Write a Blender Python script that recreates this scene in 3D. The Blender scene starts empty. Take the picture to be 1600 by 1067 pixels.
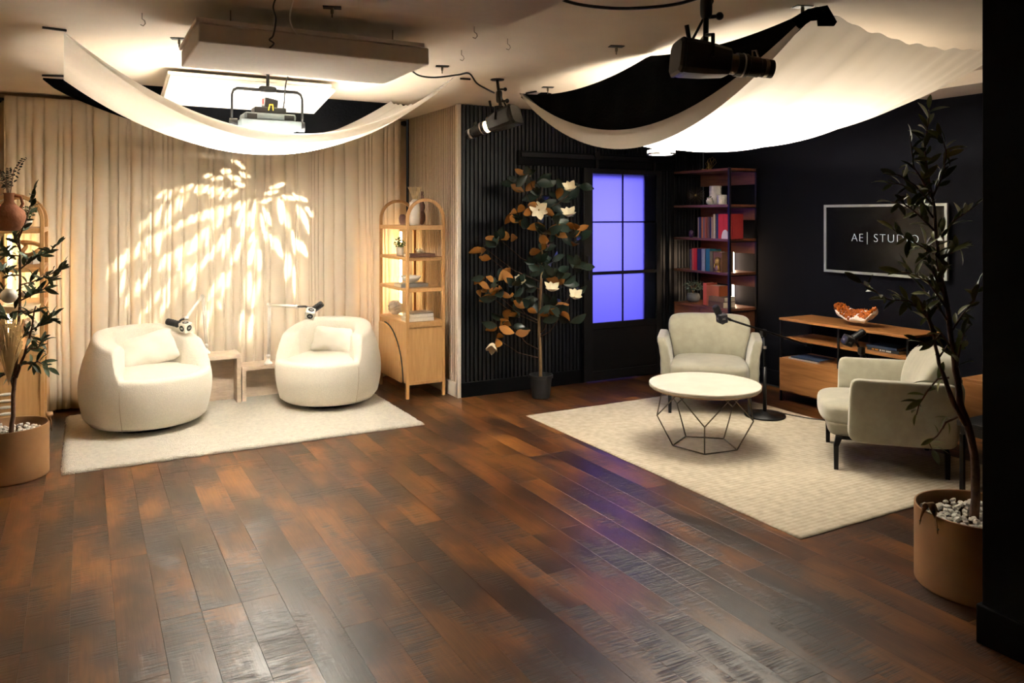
import bpy, bmesh, math, random
from mathutils import Vector, Matrix, Euler
from mathutils.geometry import delaunay_2d_cdt
random.seed(11)
PI = math.pi
C = bpy.context.scene.collection
SC = bpy.context.scene

# ------------------------------------------------------------------ camera, light, exposure
FPX, HY = 1213.0, 338.0
YAW = math.atan(670/1213)
F = (math.sin(YAW), math.cos(YAW)); R = (math.cos(YAW), -math.sin(YAW))
H = 2.59                                                     # ceiling height
cam = bpy.data.cameras.new('camera'); camo = bpy.data.objects.new('camera', cam); C.objects.link(camo)
cam.sensor_width = 36; cam.lens = FPX/1600*36; cam.shift_y = (HY-533.5)/1600
cam.clip_start = .05; cam.clip_end = 60
camo.location = (0, 0, 1.6); camo.rotation_euler = (PI/2, 0, -YAW)
SC.camera = camo
w = bpy.data.worlds.new('world'); SC.world = w; w.use_nodes = True
w.node_tree.nodes['Background'].inputs[0].default_value = (.012, .011, .010, 1)
w.node_tree.nodes['Background'].inputs[1].default_value = 1
SC.view_settings.view_transform = 'Standard'; SC.view_settings.look = 'None'
SC.view_settings.gamma = 1; SC.view_settings.use_curve_mapping = False
SC.view_settings.exposure = 0.0
SC.cycles.use_denoising = True; SC.cycles.max_bounces = 10; SC.cycles.diffuse_bounces = 5
SC.cycles.sample_clamp_indirect = 80; SC.cycles.caustics_reflective = False; SC.cycles.caustics_refractive = False
SC.cycles.blur_glossy = .6

def light(name, kind, loc, power, color, aim=None, size=.3, sizey=None, spot=None, soft=None):
    l = bpy.data.lights.new(name, kind); l.energy = power; l.color = color
    if kind == 'AREA':
        l.size = size
        if sizey: l.shape = 'RECTANGLE'; l.size_y = sizey
    else: l.shadow_soft_size = soft if soft is not None else size
    if kind == 'SPOT': l.spot_size = spot; l.spot_blend = .05
    o = bpy.data.objects.new(name, l); C.objects.link(o); o.location = loc
    if aim is not None: o.rotation_euler = (Vector(aim)-Vector(loc)).to_track_quat('-Z', 'Y').to_euler()
    return o
SOFT_L = (1.11, 5.48, 2.175); SOFT_R = (3.85, 3.95, 2.43)
light('soft_light_emitter', 'AREA', SOFT_L, 205, (1, .96, .87), aim=(1.11, 5.48, 0), size=.40, sizey=.26)
light('soft_light_emitter', 'AREA', SOFT_R, 138, (1, .94, .82), aim=(3.85, 3.95, 0), size=.40, sizey=.26)
light('blue_room_light', 'AREA', (4.40, 7.15, 1.50), 34, (.17, .15, 1), aim=(4.55, 6.3, 1.25), size=.5, sizey=1.2)

# ------------------------------------------------------------------ pixel to world
def ray(px): u = (px-800)/FPX; return (F[0]+R[0]*u, F[1]+R[1]*u)
def PT(px, y, t): d = ray(px); return Vector((d[0]*t, d[1]*t, 1.6+(HY-y)/FPX*t))
def PZ(px, y, z): return PT(px, y, (z-1.6)*FPX/(HY-y))
def PX(px, y, X): return PT(px, y, X/ray(px)[0])
def PY(px, y, Y): return PT(px, y, Y/ray(px)[1])

# ------------------------------------------------------------------ materials
MATS = {}
def mat(name, col, rough=.6, metal=0., var=0., nscale=20., bump=0., bscale=None, trans=0., emit=None, estr=0., spec=.5, sheen=0., stretch=None, bdist=.01):
    if name in MATS: return MATS[name]
    m = bpy.data.materials.new(name); m.use_nodes = True; nt = m.node_tree; N = nt.nodes; L = nt.links
    b = N['Principled BSDF']; b.inputs['Roughness'].default_value = rough; b.inputs['Metallic'].default_value = metal
    b.inputs['Specular IOR Level'].default_value = spec
    b.inputs['Base Color'].default_value = (*col, 1)
    if sheen: b.inputs['Sheen Weight'].default_value = sheen
    if trans: b.inputs['Transmission Weight'].default_value = trans
    if emit: b.inputs['Emission Color'].default_value = (*emit, 1); b.inputs['Emission Strength'].default_value = estr
    if var or bump:
        tc = N.new('ShaderNodeTexCoord'); mp = N.new('ShaderNodeMapping')
        L.new(tc.outputs['Object'], mp.inputs['Vector'])
        oi = N.new('ShaderNodeObjectInfo'); mu = N.new('ShaderNodeMath'); mu.operation = 'MULTIPLY'; mu.inputs[1].default_value = 37.
        L.new(oi.outputs['Random'], mu.inputs[0]); L.new(mu.outputs[0], mp.inputs['Location'])
        if stretch: mp.inputs['Scale'].default_value = stretch
        nz = N.new('ShaderNodeTexNoise'); nz.inputs['Scale'].default_value = nscale; nz.inputs['Detail'].default_value = 5
        L.new(mp.outputs[0], nz.inputs['Vector'])
        if var:
            mx = N.new('ShaderNodeMix'); mx.data_type = 'RGBA'
            rp = N.new('ShaderNodeMapRange'); rp.inputs[1].default_value = .3; rp.inputs[2].default_value = .7
            L.new(nz.outputs['Fac'], rp.inputs[0]); L.new(rp.outputs[0], mx.inputs['Factor'])
            mx.inputs[6].default_value = (*[c*(1-var) for c in col], 1); mx.inputs[7].default_value = (*[min(1, c*(1+var)) for c in col], 1)
            L.new(mx.outputs[2], b.inputs['Base Color'])
        if bump:
            n2 = N.new('ShaderNodeTexNoise'); n2.inputs['Scale'].default_value = bscale or nscale*4; n2.inputs['Detail'].default_value = 3
            L.new(mp.outputs[0], n2.inputs['Vector'])
            bp = N.new('ShaderNodeBump'); bp.inputs['Strength'].default_value = bump; bp.inputs['Distance'].default_value = bdist
            L.new(n2.outputs['Fac'], bp.inputs['Height']); L.new(bp.outputs[0], b.inputs['Normal'])
    MATS[name] = m; return m

def cloth_mat(name, col, translucent=.5):
    m = bpy.data.materials.new(name); m.use_nodes = True; nt = m.node_tree; N = nt.nodes; L = nt.links
    N.remove(N['Principled BSDF']); out = N['Material Output']
    d = N.new('ShaderNodeBsdfDiffuse'); t = N.new('ShaderNodeBsdfTranslucent'); mx = N.new('ShaderNodeMixShader')
    d.inputs[0].default_value = (*col, 1); t.inputs[0].default_value = (*col, 1); mx.inputs[0].default_value = translucent
    L.new(d.outputs[0], mx.inputs[1]); L.new(t.outputs[0], mx.inputs[2]); L.new(mx.outputs[0], out.inputs[0])
    MATS[name] = m; return m

def wood_mat(name, c1, c2, rough=.45, axis='X', scale=6., bump=.05):
    """long grained wood: grain runs along the given axis"""
    m = bpy.data.materials.new(name); m.use_nodes = True; nt = m.node_tree; N = nt.nodes; L = nt.links
    b = N['Principled BSDF']; b.inputs['Roughness'].default_value = rough
    tc = N.new('ShaderNodeTexCoord'); mp = N.new('ShaderNodeMapping'); L.new(tc.outputs['Object'], mp.inputs['Vector'])
    s = [7., 7., 7.]; s['XYZ'.index(axis)] = .6
    mp.inputs['Scale'].default_value = s
    oi = N.new('ShaderNodeObjectInfo'); mu = N.new('ShaderNodeMath'); mu.operation = 'MULTIPLY'; mu.inputs[1].default_value = 31.
    L.new(oi.outputs['Random'], mu.inputs[0]); L.new(mu.outputs[0], mp.inputs['Location'])
    nz = N.new('ShaderNodeTexNoise'); nz.inputs['Scale'].default_value = scale; nz.inputs['Detail'].default_value = 6; nz.inputs['Distortion'].default_value = .6
    L.new(mp.outputs[0], nz.inputs['Vector'])
    cr = N.new('ShaderNodeValToRGB'); cr.color_ramp.elements[0].position = .3; cr.color_ramp.elements[1].position = .7
    cr.color_ramp.elements[0].color = (*c1, 1); cr.color_ramp.elements[1].color = (*c2, 1)
    L.new(nz.outputs['Fac'], cr.inputs[0]); L.new(cr.outputs[0], b.inputs['Base Color'])
    bp = N.new('ShaderNodeBump'); bp.inputs['Strength'].default_value = bump; bp.inputs['Distance'].default_value = .005
    L.new(nz.outputs['Fac'], bp.inputs['Height']); L.new(bp.outputs[0], b.inputs['Normal'])
    MATS[name] = m; return m

def floor_mat():
    m = bpy.data.materials.new('distressed_walnut_floor'); m.use_nodes = True; nt = m.node_tree; N = nt.nodes; L = nt.links
    b = N['Principled BSDF']
    tc = N.new('ShaderNodeTexCoord'); oi = N.new('ShaderNodeObjectInfo')
    mu = N.new('ShaderNodeMath'); mu.operation = 'MULTIPLY'; mu.inputs[1].default_value = 53.; L.new(oi.outputs['Random'], mu.inputs[0])
    def mapped(scale):
        mp = N.new('ShaderNodeMapping'); mp.inputs['Scale'].default_value = scale
        L.new(tc.outputs['Object'], mp.inputs['Vector']); L.new(mu.outputs[0], mp.inputs['Location']); return mp
    def noise(mp, s, det=5, dist=0.):
        n = N.new('ShaderNodeTexNoise'); n.inputs['Scale'].default_value = s; n.inputs['Detail'].default_value = det
        n.inputs['Distortion'].default_value = dist; L.new(mp.outputs[0], n.inputs['Vector']); return n
    def ramp(src, stops):
        c = N.new('ShaderNodeValToRGB'); e = c.color_ramp.elements
        e[0].position, e[0].color = stops[0][0], (*stops[0][1], 1); e[1].position, e[1].color = stops[-1][0], (*stops[-1][1], 1)
        for p, col in stops[1:-1]: k = e.new(p); k.color = (*col, 1)
        L.new(src, c.inputs[0]); return c
    def mixc(fac, a, bb, mode='MIX'):
        x = N.new('ShaderNodeMix'); x.data_type = 'RGBA'; x.blend_type = mode
        if isinstance(fac, float): x.inputs['Factor'].default_value = fac
        else: L.new(fac, x.inputs['Factor'])
        for i, v in ((6, a), (7, bb)):
            if isinstance(v, tuple): x.inputs[i].default_value = (*v, 1)
            else: L.new(v, x.inputs[i])
        return x.outputs[2]
    tone = noise(mapped((2.2, 1.0, 1)), 1.6, 3)                                # broad cloudy tone
    base = ramp(tone.outputs['Fac'], [(.36, (.026, .010, .0045)), (.5, (.085, .029, .0085)), (.64, (.19, .072, .017))])
    gr = noise(mapped((60, 2.5, 1)), 2.0, 5, .5)                               # long fine grain
    c = mixc(.35, base.outputs[0], ramp(gr.outputs['Fac'], [(.3, (.35, .35, .35)), (.7, (1.4, 1.4, 1.4))]).outputs[0], 'MULTIPLY')
    saw = noise(mapped((1.6, 42, 1)), 1.7, 4, 1.1)                              # dark marks across the board
    msk = noise(mapped((4.5, 1.7, 1)), 1.5, 3)
    r1 = ramp(saw.outputs['Fac'], [(.44, (0, 0, 0)), (.58, (1, 1, 1))]); r2 = ramp(msk.outputs['Fac'], [(.47, (0, 0, 0)), (.60, (1, 1, 1))])
    mm = N.new('ShaderNodeMath'); mm.operation = 'MULTIPLY'; L.new(r1.outputs[0], mm.inputs[0]); L.new(r2.outputs[0], mm.inputs[1])
    m2 = N.new('ShaderNodeMath'); m2.operation = 'MULTIPLY'; m2.inputs[1].default_value = .8; L.new(mm.outputs[0], m2.inputs[0])
    c = mixc(m2.outputs[0], c, (.014, .009, .008))
    r3 = ramp(msk.outputs['Fac'], [(.53, (0, 0, 0)), (.70, (1, 1, 1))])
    m3 = N.new('ShaderNodeMath'); m3.operation = 'MULTIPLY'; m3.inputs[1].default_value = .42; L.new(r3.outputs[0], m3.inputs[0])
    c = mixc(m3.outputs[0], c, (.026, .012, .007))
    rnd = N.new('ShaderNodeMapRange'); rnd.inputs[3].default_value = .62; rnd.inputs[4].default_value = 1.4; L.new(oi.outputs['Random'], rnd.inputs[0])
    cc = N.new('ShaderNodeCombineColor'); [L.new(rnd.outputs[0], cc.inputs[i]) for i in range(3)]
    c = mixc(1., c, cc.outputs[0], 'MULTIPLY'); L.new(c, b.inputs['Base Color'])
    ro = N.new('ShaderNodeMapRange'); ro.inputs[3].default_value = .28; ro.inputs[4].default_value = .42; L.new(msk.outputs['Fac'], ro.inputs[0])
    L.new(ro.outputs[0], b.inputs['Roughness'])
    bp = N.new('ShaderNodeBump'); bp.inputs['Strength'].default_value = .35; bp.inputs['Distance'].default_value = .004
    inv = N.new('ShaderNodeMath'); inv.operation = 'SUBTRACT'; inv.inputs[0].default_value = 1; L.new(mm.outputs[0], inv.inputs[1])
    L.new(inv.outputs[0], bp.inputs['Height'])
    b2 = N.new('ShaderNodeBump'); b2.inputs['Strength'].default_value = .12; b2.inputs['Distance'].default_value = .003
    L.new(gr.outputs['Fac'], b2.inputs['Height']); L.new(bp.outputs[0], b2.inputs['Normal']); L.new(b2.outputs[0], b.inputs['Normal'])
    return m

FLOOR = floor_mat()
PAINT = mat('beige_ceiling_paint', (.62, .53, .43), .9, var=.04, nscale=3, bump=.15, bscale=220, bdist=.002)
BEIGE = mat('beige_wall_paint', (.56, .45, .32), .75, var=.03, nscale=8)
WHITEP = mat('white_corner_paint', (.75, .68, .58), .6, var=.02)
BLACKW = mat('black_wall_paint', (.0032, .0036, .0046), .5, var=.1, nscale=10, spec=.12)
NAVYW = mat('dark_navy_wall_paint', (.0052, .0056, .0085), .7, var=.08, nscale=5, spec=.06)
DARK = mat('near_black_wall', (.0035, .0033, .0028), .6, var=.08, nscale=6, spec=.06)
BLACKM = mat('black_metal', (.006, .006, .0065), .42, metal=.0, spec=.35, var=.1)
BLACKP = mat('black_plastic', (.007, .007, .008), .36, var=.1)
STEEL = mat('brushed_steel', (.55, .53, .5), .3, metal=1, var=.05)
BRONZE = mat('bronze_wire', (.20, .165, .12), .35, metal=.9, var=.1)
GOLD = mat('aged_gold', (.55, .36, .11), .3, metal=1, var=.15)
CURT = mat('oatmeal_linen', (.83, .735, .585), .95, var=.02, nscale=6, sheen=.15)
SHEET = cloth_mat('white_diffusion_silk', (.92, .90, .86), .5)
HEM = cloth_mat('shaded_white_hem', (.55, .50, .44), .12)  # white cloth darkened in colour to show the unlit, doubled flap
BLKCLOTH = mat('black_cloth', (.0035, .0037, .0045), 1., var=.2, nscale=15, bump=.2, bscale=60, spec=.03)
BOUCLE = mat('cream_boucle', (.70, .645, .54), .95, var=.07, nscale=120, bump=.55, bscale=170, sheen=.3, bdist=.006)
PILLOW = mat('cream_pillow_cotton', (.74, .69, .60), .9, var=.03, nscale=10, bump=.2, bscale=14, bdist=.02)
SAGE = mat('sage_grey_velvet', (.33, .31, .235), .85, var=.10, nscale=14, bump=.2, bscale=260, sheen=.45, bdist=.003)
OAK = wood_mat('honey_oak', (.44, .235, .085), (.56, .32, .13), .45, 'Z')
OAKX = wood_mat('honey_oak_shelf', (.44, .235, .085), (.56, .32, .13), .42, 'Y')
WALNUT = wood_mat('red_walnut', (.10, .032, .016), (.20, .07, .032), .4, 'Y')
ACACIA = wood_mat('golden_acacia', (.26, .105, .03), (.44, .20, .065), .38, 'Y', 4.)
TRAV = mat('travertine', (.56, .44, .33), .6, var=.16, nscale=7, bump=.5, bscale=26, bdist=.008, stretch=(1, 1, 3))
MARBLE = mat('pale_marble_top', (.57, .525, .45), .35, var=.08, nscale=6)
RUGL = mat('cream_shag_pile', (.70, .65, .55), 1., var=.09, nscale=40, bump=1., bscale=160, bdist=.02)
LEATHER = mat('tan_leather', (.27, .135, .052), .6, var=.12, nscale=6, bump=.15, bscale=200, bdist=.002)
PANEL = mat('acoustic_panel_fabric', (.70, .64, .56), .9, var=.03, nscale=30)
GREYM = mat('grey_lamp_metal', (.20, .24, .26), .35, metal=.5, var=.08)
LEDM = mat('warm_led_diffuser', (1, .8, .5), .5, emit=(1, .66, .30), estr=40)
LEDP = mat('peach_led_diffuser', (1, .8, .6), .5, emit=(1, .70, .46), estr=80)
GLOW = mat('glowing_filament_glass', (1, .8, .5), .3, emit=(1, .72, .38), estr=14)
LAMPW = mat('lit_opal_glass', (1, 1, 1), .3, emit=(1, .95, .85), estr=5)
BARK = mat('brown_bark', (.10, .048, .028), .8, var=.35, nscale=30, bump=.6, bscale=60)
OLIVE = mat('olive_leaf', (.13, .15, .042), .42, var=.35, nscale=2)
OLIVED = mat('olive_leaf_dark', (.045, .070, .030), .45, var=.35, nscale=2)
MAGG = mat('magnolia_leaf_green', (.014, .030, .021), .35, var=.3, nscale=3)
MAGB = mat('magnolia_leaf_brown', (.30, .115, .012), .6, var=.22, nscale=6)
PETAL = mat('cream_petal', (.80, .73, .55), .6, var=.05)
TWIG = mat('tan_bamboo_stem', (.30, .19, .09), .6, var=.2)
STONE = mat('white_pebble', (.62, .58, .52), .7, var=.2, nscale=30, bump=.3, bscale=60)
CERAM = mat('white_ceramic', (.72, .68, .62), .4, var=.05)
GREYC = mat('grey_ceramic', (.10, .10, .10), .6, var=.2)
TERRA = mat('terracotta', (.36, .13, .055), .7, var=.25, nscale=12, bump=.3)
MAUVE = mat('mauve_ceramic', (.26, .155, .14), .35, var=.15)
PAPER = mat('book_paper', (.66, .58, .45), .9, var=.1, nscale=60)
AGATE = mat('orange_citrine', (.36, .085, .008), .15, var=.6, nscale=30, bump=1, bscale=60, bdist=.02)
QUARTZ = mat('white_quartz_rind', (.80, .70, .58), .5, var=.2, nscale=20, bump=.6)
CORAL = mat('bleached_coral', (.70, .62, .48), .8, var=.15)
SHELL = mat('pale_rock', (.62, .55, .46), .6, var=.3, nscale=14, bump=.6, bscale=30)
PAMPAS = mat('dried_pampas', (.72, .58, .36), .9, var=.15)

# ------------------------------------------------------------------ mesh helpers
class G:
    def __init__(s): s.v = []; s.f = []; s.m = []; s.cur = 0
    def add(s, vs, fs, M=None):
        o = len(s.v)
        s.v += [tuple(M @ Vector(p)) if M is not None else tuple(p) for p in vs]
        s.f += [tuple(i+o for i in f) for f in fs]; s.m += [s.cur]*len(fs); return s
    def box(s, c, d, rot=None, taper=1.):
        x, y, z = (k/2 for k in d); vs = []
        for sz in (-1, 1):
            k = taper if sz < 0 else 1.
            vs += [(-x*k, -y*k, sz*z), (x*k, -y*k, sz*z), (x*k, y*k, sz*z), (-x*k, y*k, sz*z)]
        M = Matrix.Translation(c)
        if rot is not None: M = M @ Euler(rot).to_matrix().to_4x4()
        return s.add(vs, [(0, 3, 2, 1), (4, 5, 6, 7), (0, 1, 5, 4), (1, 2, 6, 5), (2, 3, 7, 6), (3, 0, 4, 7)], M)
    def lo_hi(s, a, b): return s.box([(p+q)/2 for p, q in zip(a, b)], [abs(q-p) for p, q in zip(a, b)])
    def tube(s, pts, r, n=8, cap=True):
        pts = [Vector(p) for p in pts]; rs = r if isinstance(r, (list, tuple)) else [r]*len(pts)
        vs, fs = [], []; up = None
        for i, p in enumerate(pts):
            d = (pts[min(i+1, len(pts)-1)]-pts[max(i-1, 0)]).normalized()
            if up is None:
                up = d.orthogonal().normalized()
            up = (up-d*up.dot(d)).normalized() if (up-d*up.dot(d)).length > 1e-6 else d.orthogonal().normalized()
            q = d.cross(up)
            for k in range(n):
                a = 2*PI*k/n; vs.append(p+(up*math.cos(a)+q*math.sin(a))*rs[i])
        for i in range(len(pts)-1):
            for k in range(n):
                fs.append((i*n+k, i*n+(k+1) % n, (i+1)*n+(k+1) % n, (i+1)*n+k))
        if cap: fs.append(tuple(range(n))[::-1]); fs.append(tuple((len(pts)-1)*n+k for k in range(n)))
        return s.add(vs, fs)
    def lathe(s, prof, n=24, c=(0, 0, 0), sx=1, sy=1, M=None, cap=True):
        vs, fs = [], []
        for r, z in prof:
            for k in range(n): a = 2*PI*k/n; vs.append((c[0]+r*math.cos(a)*sx, c[1]+r*math.sin(a)*sy, c[2]+z))
        for i in range(len(prof)-1):
            for k in range(n): fs.append((i*n+k, i*n+(k+1) % n, (i+1)*n+(k+1) % n, (i+1)*n+k))
        if cap and prof[0][0] > 1e-5: fs.append(tuple(range(n))[::-1])
        if cap and prof[-1][0] > 1e-5: fs.append(tuple((len(prof)-1)*n+k for k in range(n)))
        return s.add(vs, fs, M)
    def puff(s, size, c=(0, 0, 0), n=4., seg=10, deform=None, M=None):
        vs, fs = [], []; idx = {}
        def vid(p):
            k = tuple(round(q, 5) for q in p)
            if k not in idx:
                idx[k] = len(vs); m = max(abs(q) for q in p); e = sum(abs(q)**n for q in p)**(1/n)
                q = [a*m/e for a in p]; q = [q[i]*size[i]/2 for i in range(3)]
                if deform: q = list(deform(*q))
                vs.append([q[i]+c[i] for i in range(3)])
            return idx[k]
        g = [-1+2*i/seg for i in range(seg+1)]
        for ax in range(3):
            for sg in (-1, 1):
                for i in range(seg):
                    for j in range(seg):
                        q = []
                        for a, b in ((i, j), (i+1, j), (i+1, j+1), (i, j+1)):
                            p = [0, 0, 0]; p[ax] = sg; p[(ax+1) % 3] = g[a]; p[(ax+2) % 3] = g[b]; q.append(vid(p))
                        fs.append(tuple(q if sg > 0 else q[::-1]))
        return s.add(vs, fs, M)
    def ball(s, c, r, n=10, sc=(1, 1, 1), jit=0.):
        prof = [(math.sin(PI*i/n)*r, -math.cos(PI*i/n)*r) for i in range(n+1)]
        prof[0] = (1e-6, -r); prof[-1] = (1e-6, r)
        o = len(s.v); s.lathe(prof, max(6, int(n*1.3)))
        for i in range(o, len(s.v)):
            v = s.v[i]; k = 1+random.uniform(-jit, jit); s.v[i] = (c[0]+v[0]*sc[0]*k, c[1]+v[1]*sc[1]*k, c[2]+v[2]*sc[2]*k)
        return s
    def mesh(s, name, mats, smooth=False):
        me = bpy.data.meshes.new(name); me.from_pydata(s.v, [], s.f)
        for m in (mats if isinstance(mats, (list, tuple)) else [mats]): me.materials.append(m)
        if any(s.m): me.polygons.foreach_set('material_index', s.m)
        if smooth: me.polygons.foreach_set('use_smooth', [True]*len(me.polygons))
        me.update(); return me
    def obj(s, name, mats, parent=None, smooth=False, bevel=0, loc=None, rot=None, kind=None, auto=False):
        o = bpy.data.objects.new(name, s.mesh(name, mats, smooth)); C.objects.link(o)
        if parent is not None: o.parent = parent
        if loc is not None: o.location = loc
        if rot is not None: o.rotation_euler = rot
        if bevel:
            b = o.modifiers.new('bevel', 'BEVEL'); b.width = bevel; b.segments = 2; b.limit_method = 'ANGLE'
        if kind: o['kind'] = kind
        return o

def inst(name, me, parent=None, loc=(0, 0, 0), rot=(0, 0, 0), sc=1):
    o = bpy.data.objects.new(name, me); C.objects.link(o); o.parent = parent; o.location = loc; o.rotation_euler = rot
    o.scale = (sc, sc, sc) if not isinstance(sc, tuple) else sc
    return o
def tag(o, label, cat, group=None):
    o['label'] = label; o['category'] = cat
    if group: o['group'] = group
    return o
def thing(name, label, cat, loc=(0, 0, 0), rz=0, group=None):
    o = bpy.data.objects.new(name, None); C.objects.link(o); o.empty_display_size = .1
    o.location = loc; o.rotation_euler = (0, 0, rz); return tag(o, label, cat, group)
def struct(o): o['kind'] = 'structure'; return o
def dup(root, loc, rz, label):
    r = root.copy(); C.objects.link(r); r.location = loc; r.rotation_euler = (0, 0, rz); r['label'] = label
    for ch in root.children:
        c = ch.copy(); C.objects.link(c); c.parent = r
        for g in ch.children: d = g.copy(); C.objects.link(d); d.parent = c
    return r
def text(body, size, m, parent, M, name='lettering', ext=.0008, spacing=1., off=0):
    cu = bpy.data.curves.new('letters', 'FONT'); cu.body = body; cu.size = size; cu.extrude = ext; cu.align_x = 'CENTER'; cu.align_y = 'CENTER'
    cu.space_character = spacing; cu.offset = off
    t = bpy.data.objects.new('letters', cu); C.objects.link(t)
    dg = bpy.context.evaluated_depsgraph_get(); me = bpy.data.meshes.new_from_object(t.evaluated_get(dg))
    bpy.data.objects.remove(t); me.materials.clear(); me.materials.append(m)
    o = bpy.data.objects.new(name, me); C.objects.link(o); o.parent = parent; o.matrix_local = M; return o

# ================================================================== THE ROOM
XC, YB, YF, XR = 2.887, 7.46, 6.21, 5.75      # partition corner x, back wall y, black slat wall y, tv wall x
XL, YN = -1.35, -2.6
# floor: sub-floor slab and separate boards running towards the back wall
fl = struct(G().lo_hi((XL, YN, -.06), (XR, YB, -.016)).obj('floor', mat('subfloor', (.02, .012, .008), .7)))
PW = .155; lens = [.70, 1.10, 1.50, 1.90, 2.30]; pm = {}
for l in lens:
    g = G(); x, y = PW/2-.0004, l/2-.0004; b = .0005
    g.add([(-x, -y, -.016), (x, -y, -.016), (x, y, -.016), (-x, y, -.016), (-x, -y, -b), (x, -y, -b), (x, y, -b), (-x, y, -b),
           (-x+b, -y+b, 0), (x-b, -y+b, 0), (x-b, y-b, 0), (-x+b, y-b, 0)],
          [(0, 3, 2, 1), (0, 1, 5, 4), (1, 2, 6, 5), (2, 3, 7, 6), (3, 0, 4, 7), (4, 5, 9, 8), (5, 6, 10, 9), (6, 7, 11, 10), (7, 4, 8, 11), (8, 9, 10, 11)])
    pm[l] = g.mesh('plank', FLOOR)
x = -.045-PW*8+PW/2; npl = 0
while x+PW/2 < XR:
    yend = YB if x < XC else YF; y = (YB if x < XC else YF)-random.uniform(.3, 1.2)
    y0 = 1.0 if x < 1.2 else .5
    l = min(lens, key=lambda q: abs(q-(yend-y)))
    y = yend-l; inst('plank', pm[l], fl, (x, y+l/2, 0)); npl += 1
    while y > y0 and npl < 298:
        l = random.choice(lens[1:]); inst('plank', pm[l], fl, (x, y-l/2, 0)); y -= l; npl += 1
    x += PW
ce = struct(G().lo_hi((XL, YN, H), (XR, YB, H+.06)).obj('ceiling', PAINT))
G().lo_hi((.0, .9, 2.43), (1.616, 2.98, H)).obj('dropped_bulkhead', mat('warm_ceiling_paint', (.60, .50, .43), .9, var=.03), ce)['label'] = 'lower boxed section of the ceiling'
# a soffit beam along the television wall
G().lo_hi((5.30, 2.0, 2.50), (5.75, 3.7, H)).obj('soffit', PAINT, ce, bevel=.003)
struct(G().lo_hi((XL, YB, 0), (XC, YB+.1, H)).obj('wall_back', BEIGE))
struct(G().lo_hi((XL-.1, YN, 0), (XL, YB, H)).obj('wall_left', BEIGE))
struct(G().lo_hi((XR, YN, 0), (XR+.1, YF, H)).obj('wall_right', NAVYW))
struct(G().lo_hi((XL, YN-.1, 0), (XR, YN, H)).obj('wall_behind', mat('dim_wall_behind', (.10, .08, .06), .8, var=.1)))
# near pillar end on the right edge of the view
pil = struct(G().lo_hi((2.95, -1.2, 0), (3.5, 1.696, H)).obj('wall_near', DARK, bevel=.004))
struct(G().lo_hi((2.935, -1.21, 0), (3.51, 1.711, .146)).obj('baseboard_near', DARK, bevel=.006))
# partition: beige slatted face (towards the curtain) and black slatted face
wc = struct(G().lo_hi((XC+.018, YF+.018, 0), (XC+.1, YB, H)).obj('wall_side', mat('brown_wall_behind_slats', (.05, .034, .02), .8)))
sl = G().box((.0065, 0, (H-.125)/2), (.005, .020, H-.125)).mesh('slat', mat('beige_slat_paint', (.60, .49, .36), .7))
n = 30
for i in range(n): inst('slat', sl, wc, (XC+.009, YF+.05+i*(YB-YF-.07)/n, .125))
struct(G().lo_hi((XC-.006, YF+.0, 0), (XC+.02, YB, .125)).obj('baseboard_side', WHITEP, bevel=.003))
struct(G().lo_hi((XC-.006, YF-.006, .0), (XC+.028, YF+.03, H)).obj('trim_1', WHITEP, bevel=.002))
OX0, OX1, OZ = 4.245, 4.865, 1.965                # doorway opening behind the sliding door
g = G(); g.lo_hi((XC+.028, YF+.018, 0), (OX0, YF+.12, H)); g.lo_hi((OX1, YF+.018, 0), (XR, YF+.12, H)); g.lo_hi((OX0, YF+.018, OZ), (OX1, YF+.12, H))
wm = struct(g.obj('wall_middle', BLACKW))
SLATM = mat('satin_black_slat', (.0085, .0095, .0115), .38, var=.1, spec=.4)
sl = G().box((0, 0, (H-.13)/2), (.026, .022, H-.13)).mesh('slat', SLATM)
sh = G().box((0, 0, (H-OZ)/2), (.026, .022, H-OZ)).mesh('slat', SLATM)
X = XC+.055
while X < XR-.02:
    if OX0-.01 < X < OX1+.01: inst('slat', sh, wm, (X, YF+.009, OZ))
    else: inst('slat', sl, wm, (X, YF+.009, .13))
    X += .0405
g = G(); g.lo_hi((XC+.029, YF-.008, 0), (OX0, YF+.02, .13)); g.lo_hi((OX1, YF-.008, 0), (XR, YF+.02, .13))
struct(g.obj('baseboard_middle', BLACKW, bevel=.004))
struct(G().lo_hi((XR-.018, 1.0, 0), (XR, YF-.01, .14)).obj('baseboard_right', NAVYW, bevel=.004))
# small blue lit room behind the frosted door
bw = mat('back_room_paint', (.06, .06, .06), .8)
g = G(); g.lo_hi((3.6, 7.5, 0), (5.6, 7.55, 2.4)); g.lo_hi((3.55, 6.33, 0), (3.6, 7.5, 2.4)); g.lo_hi((5.6, 6.33, 0), (5.65, 7.5, 2.4))
g.lo_hi((3.6, 6.33, 2.4), (5.6, 7.5, 2.45)); g.lo_hi((3.6, 6.33, -.05), (5.6, 7.5, 0)); struct(g.obj('wall_back_room', bw))
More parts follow.
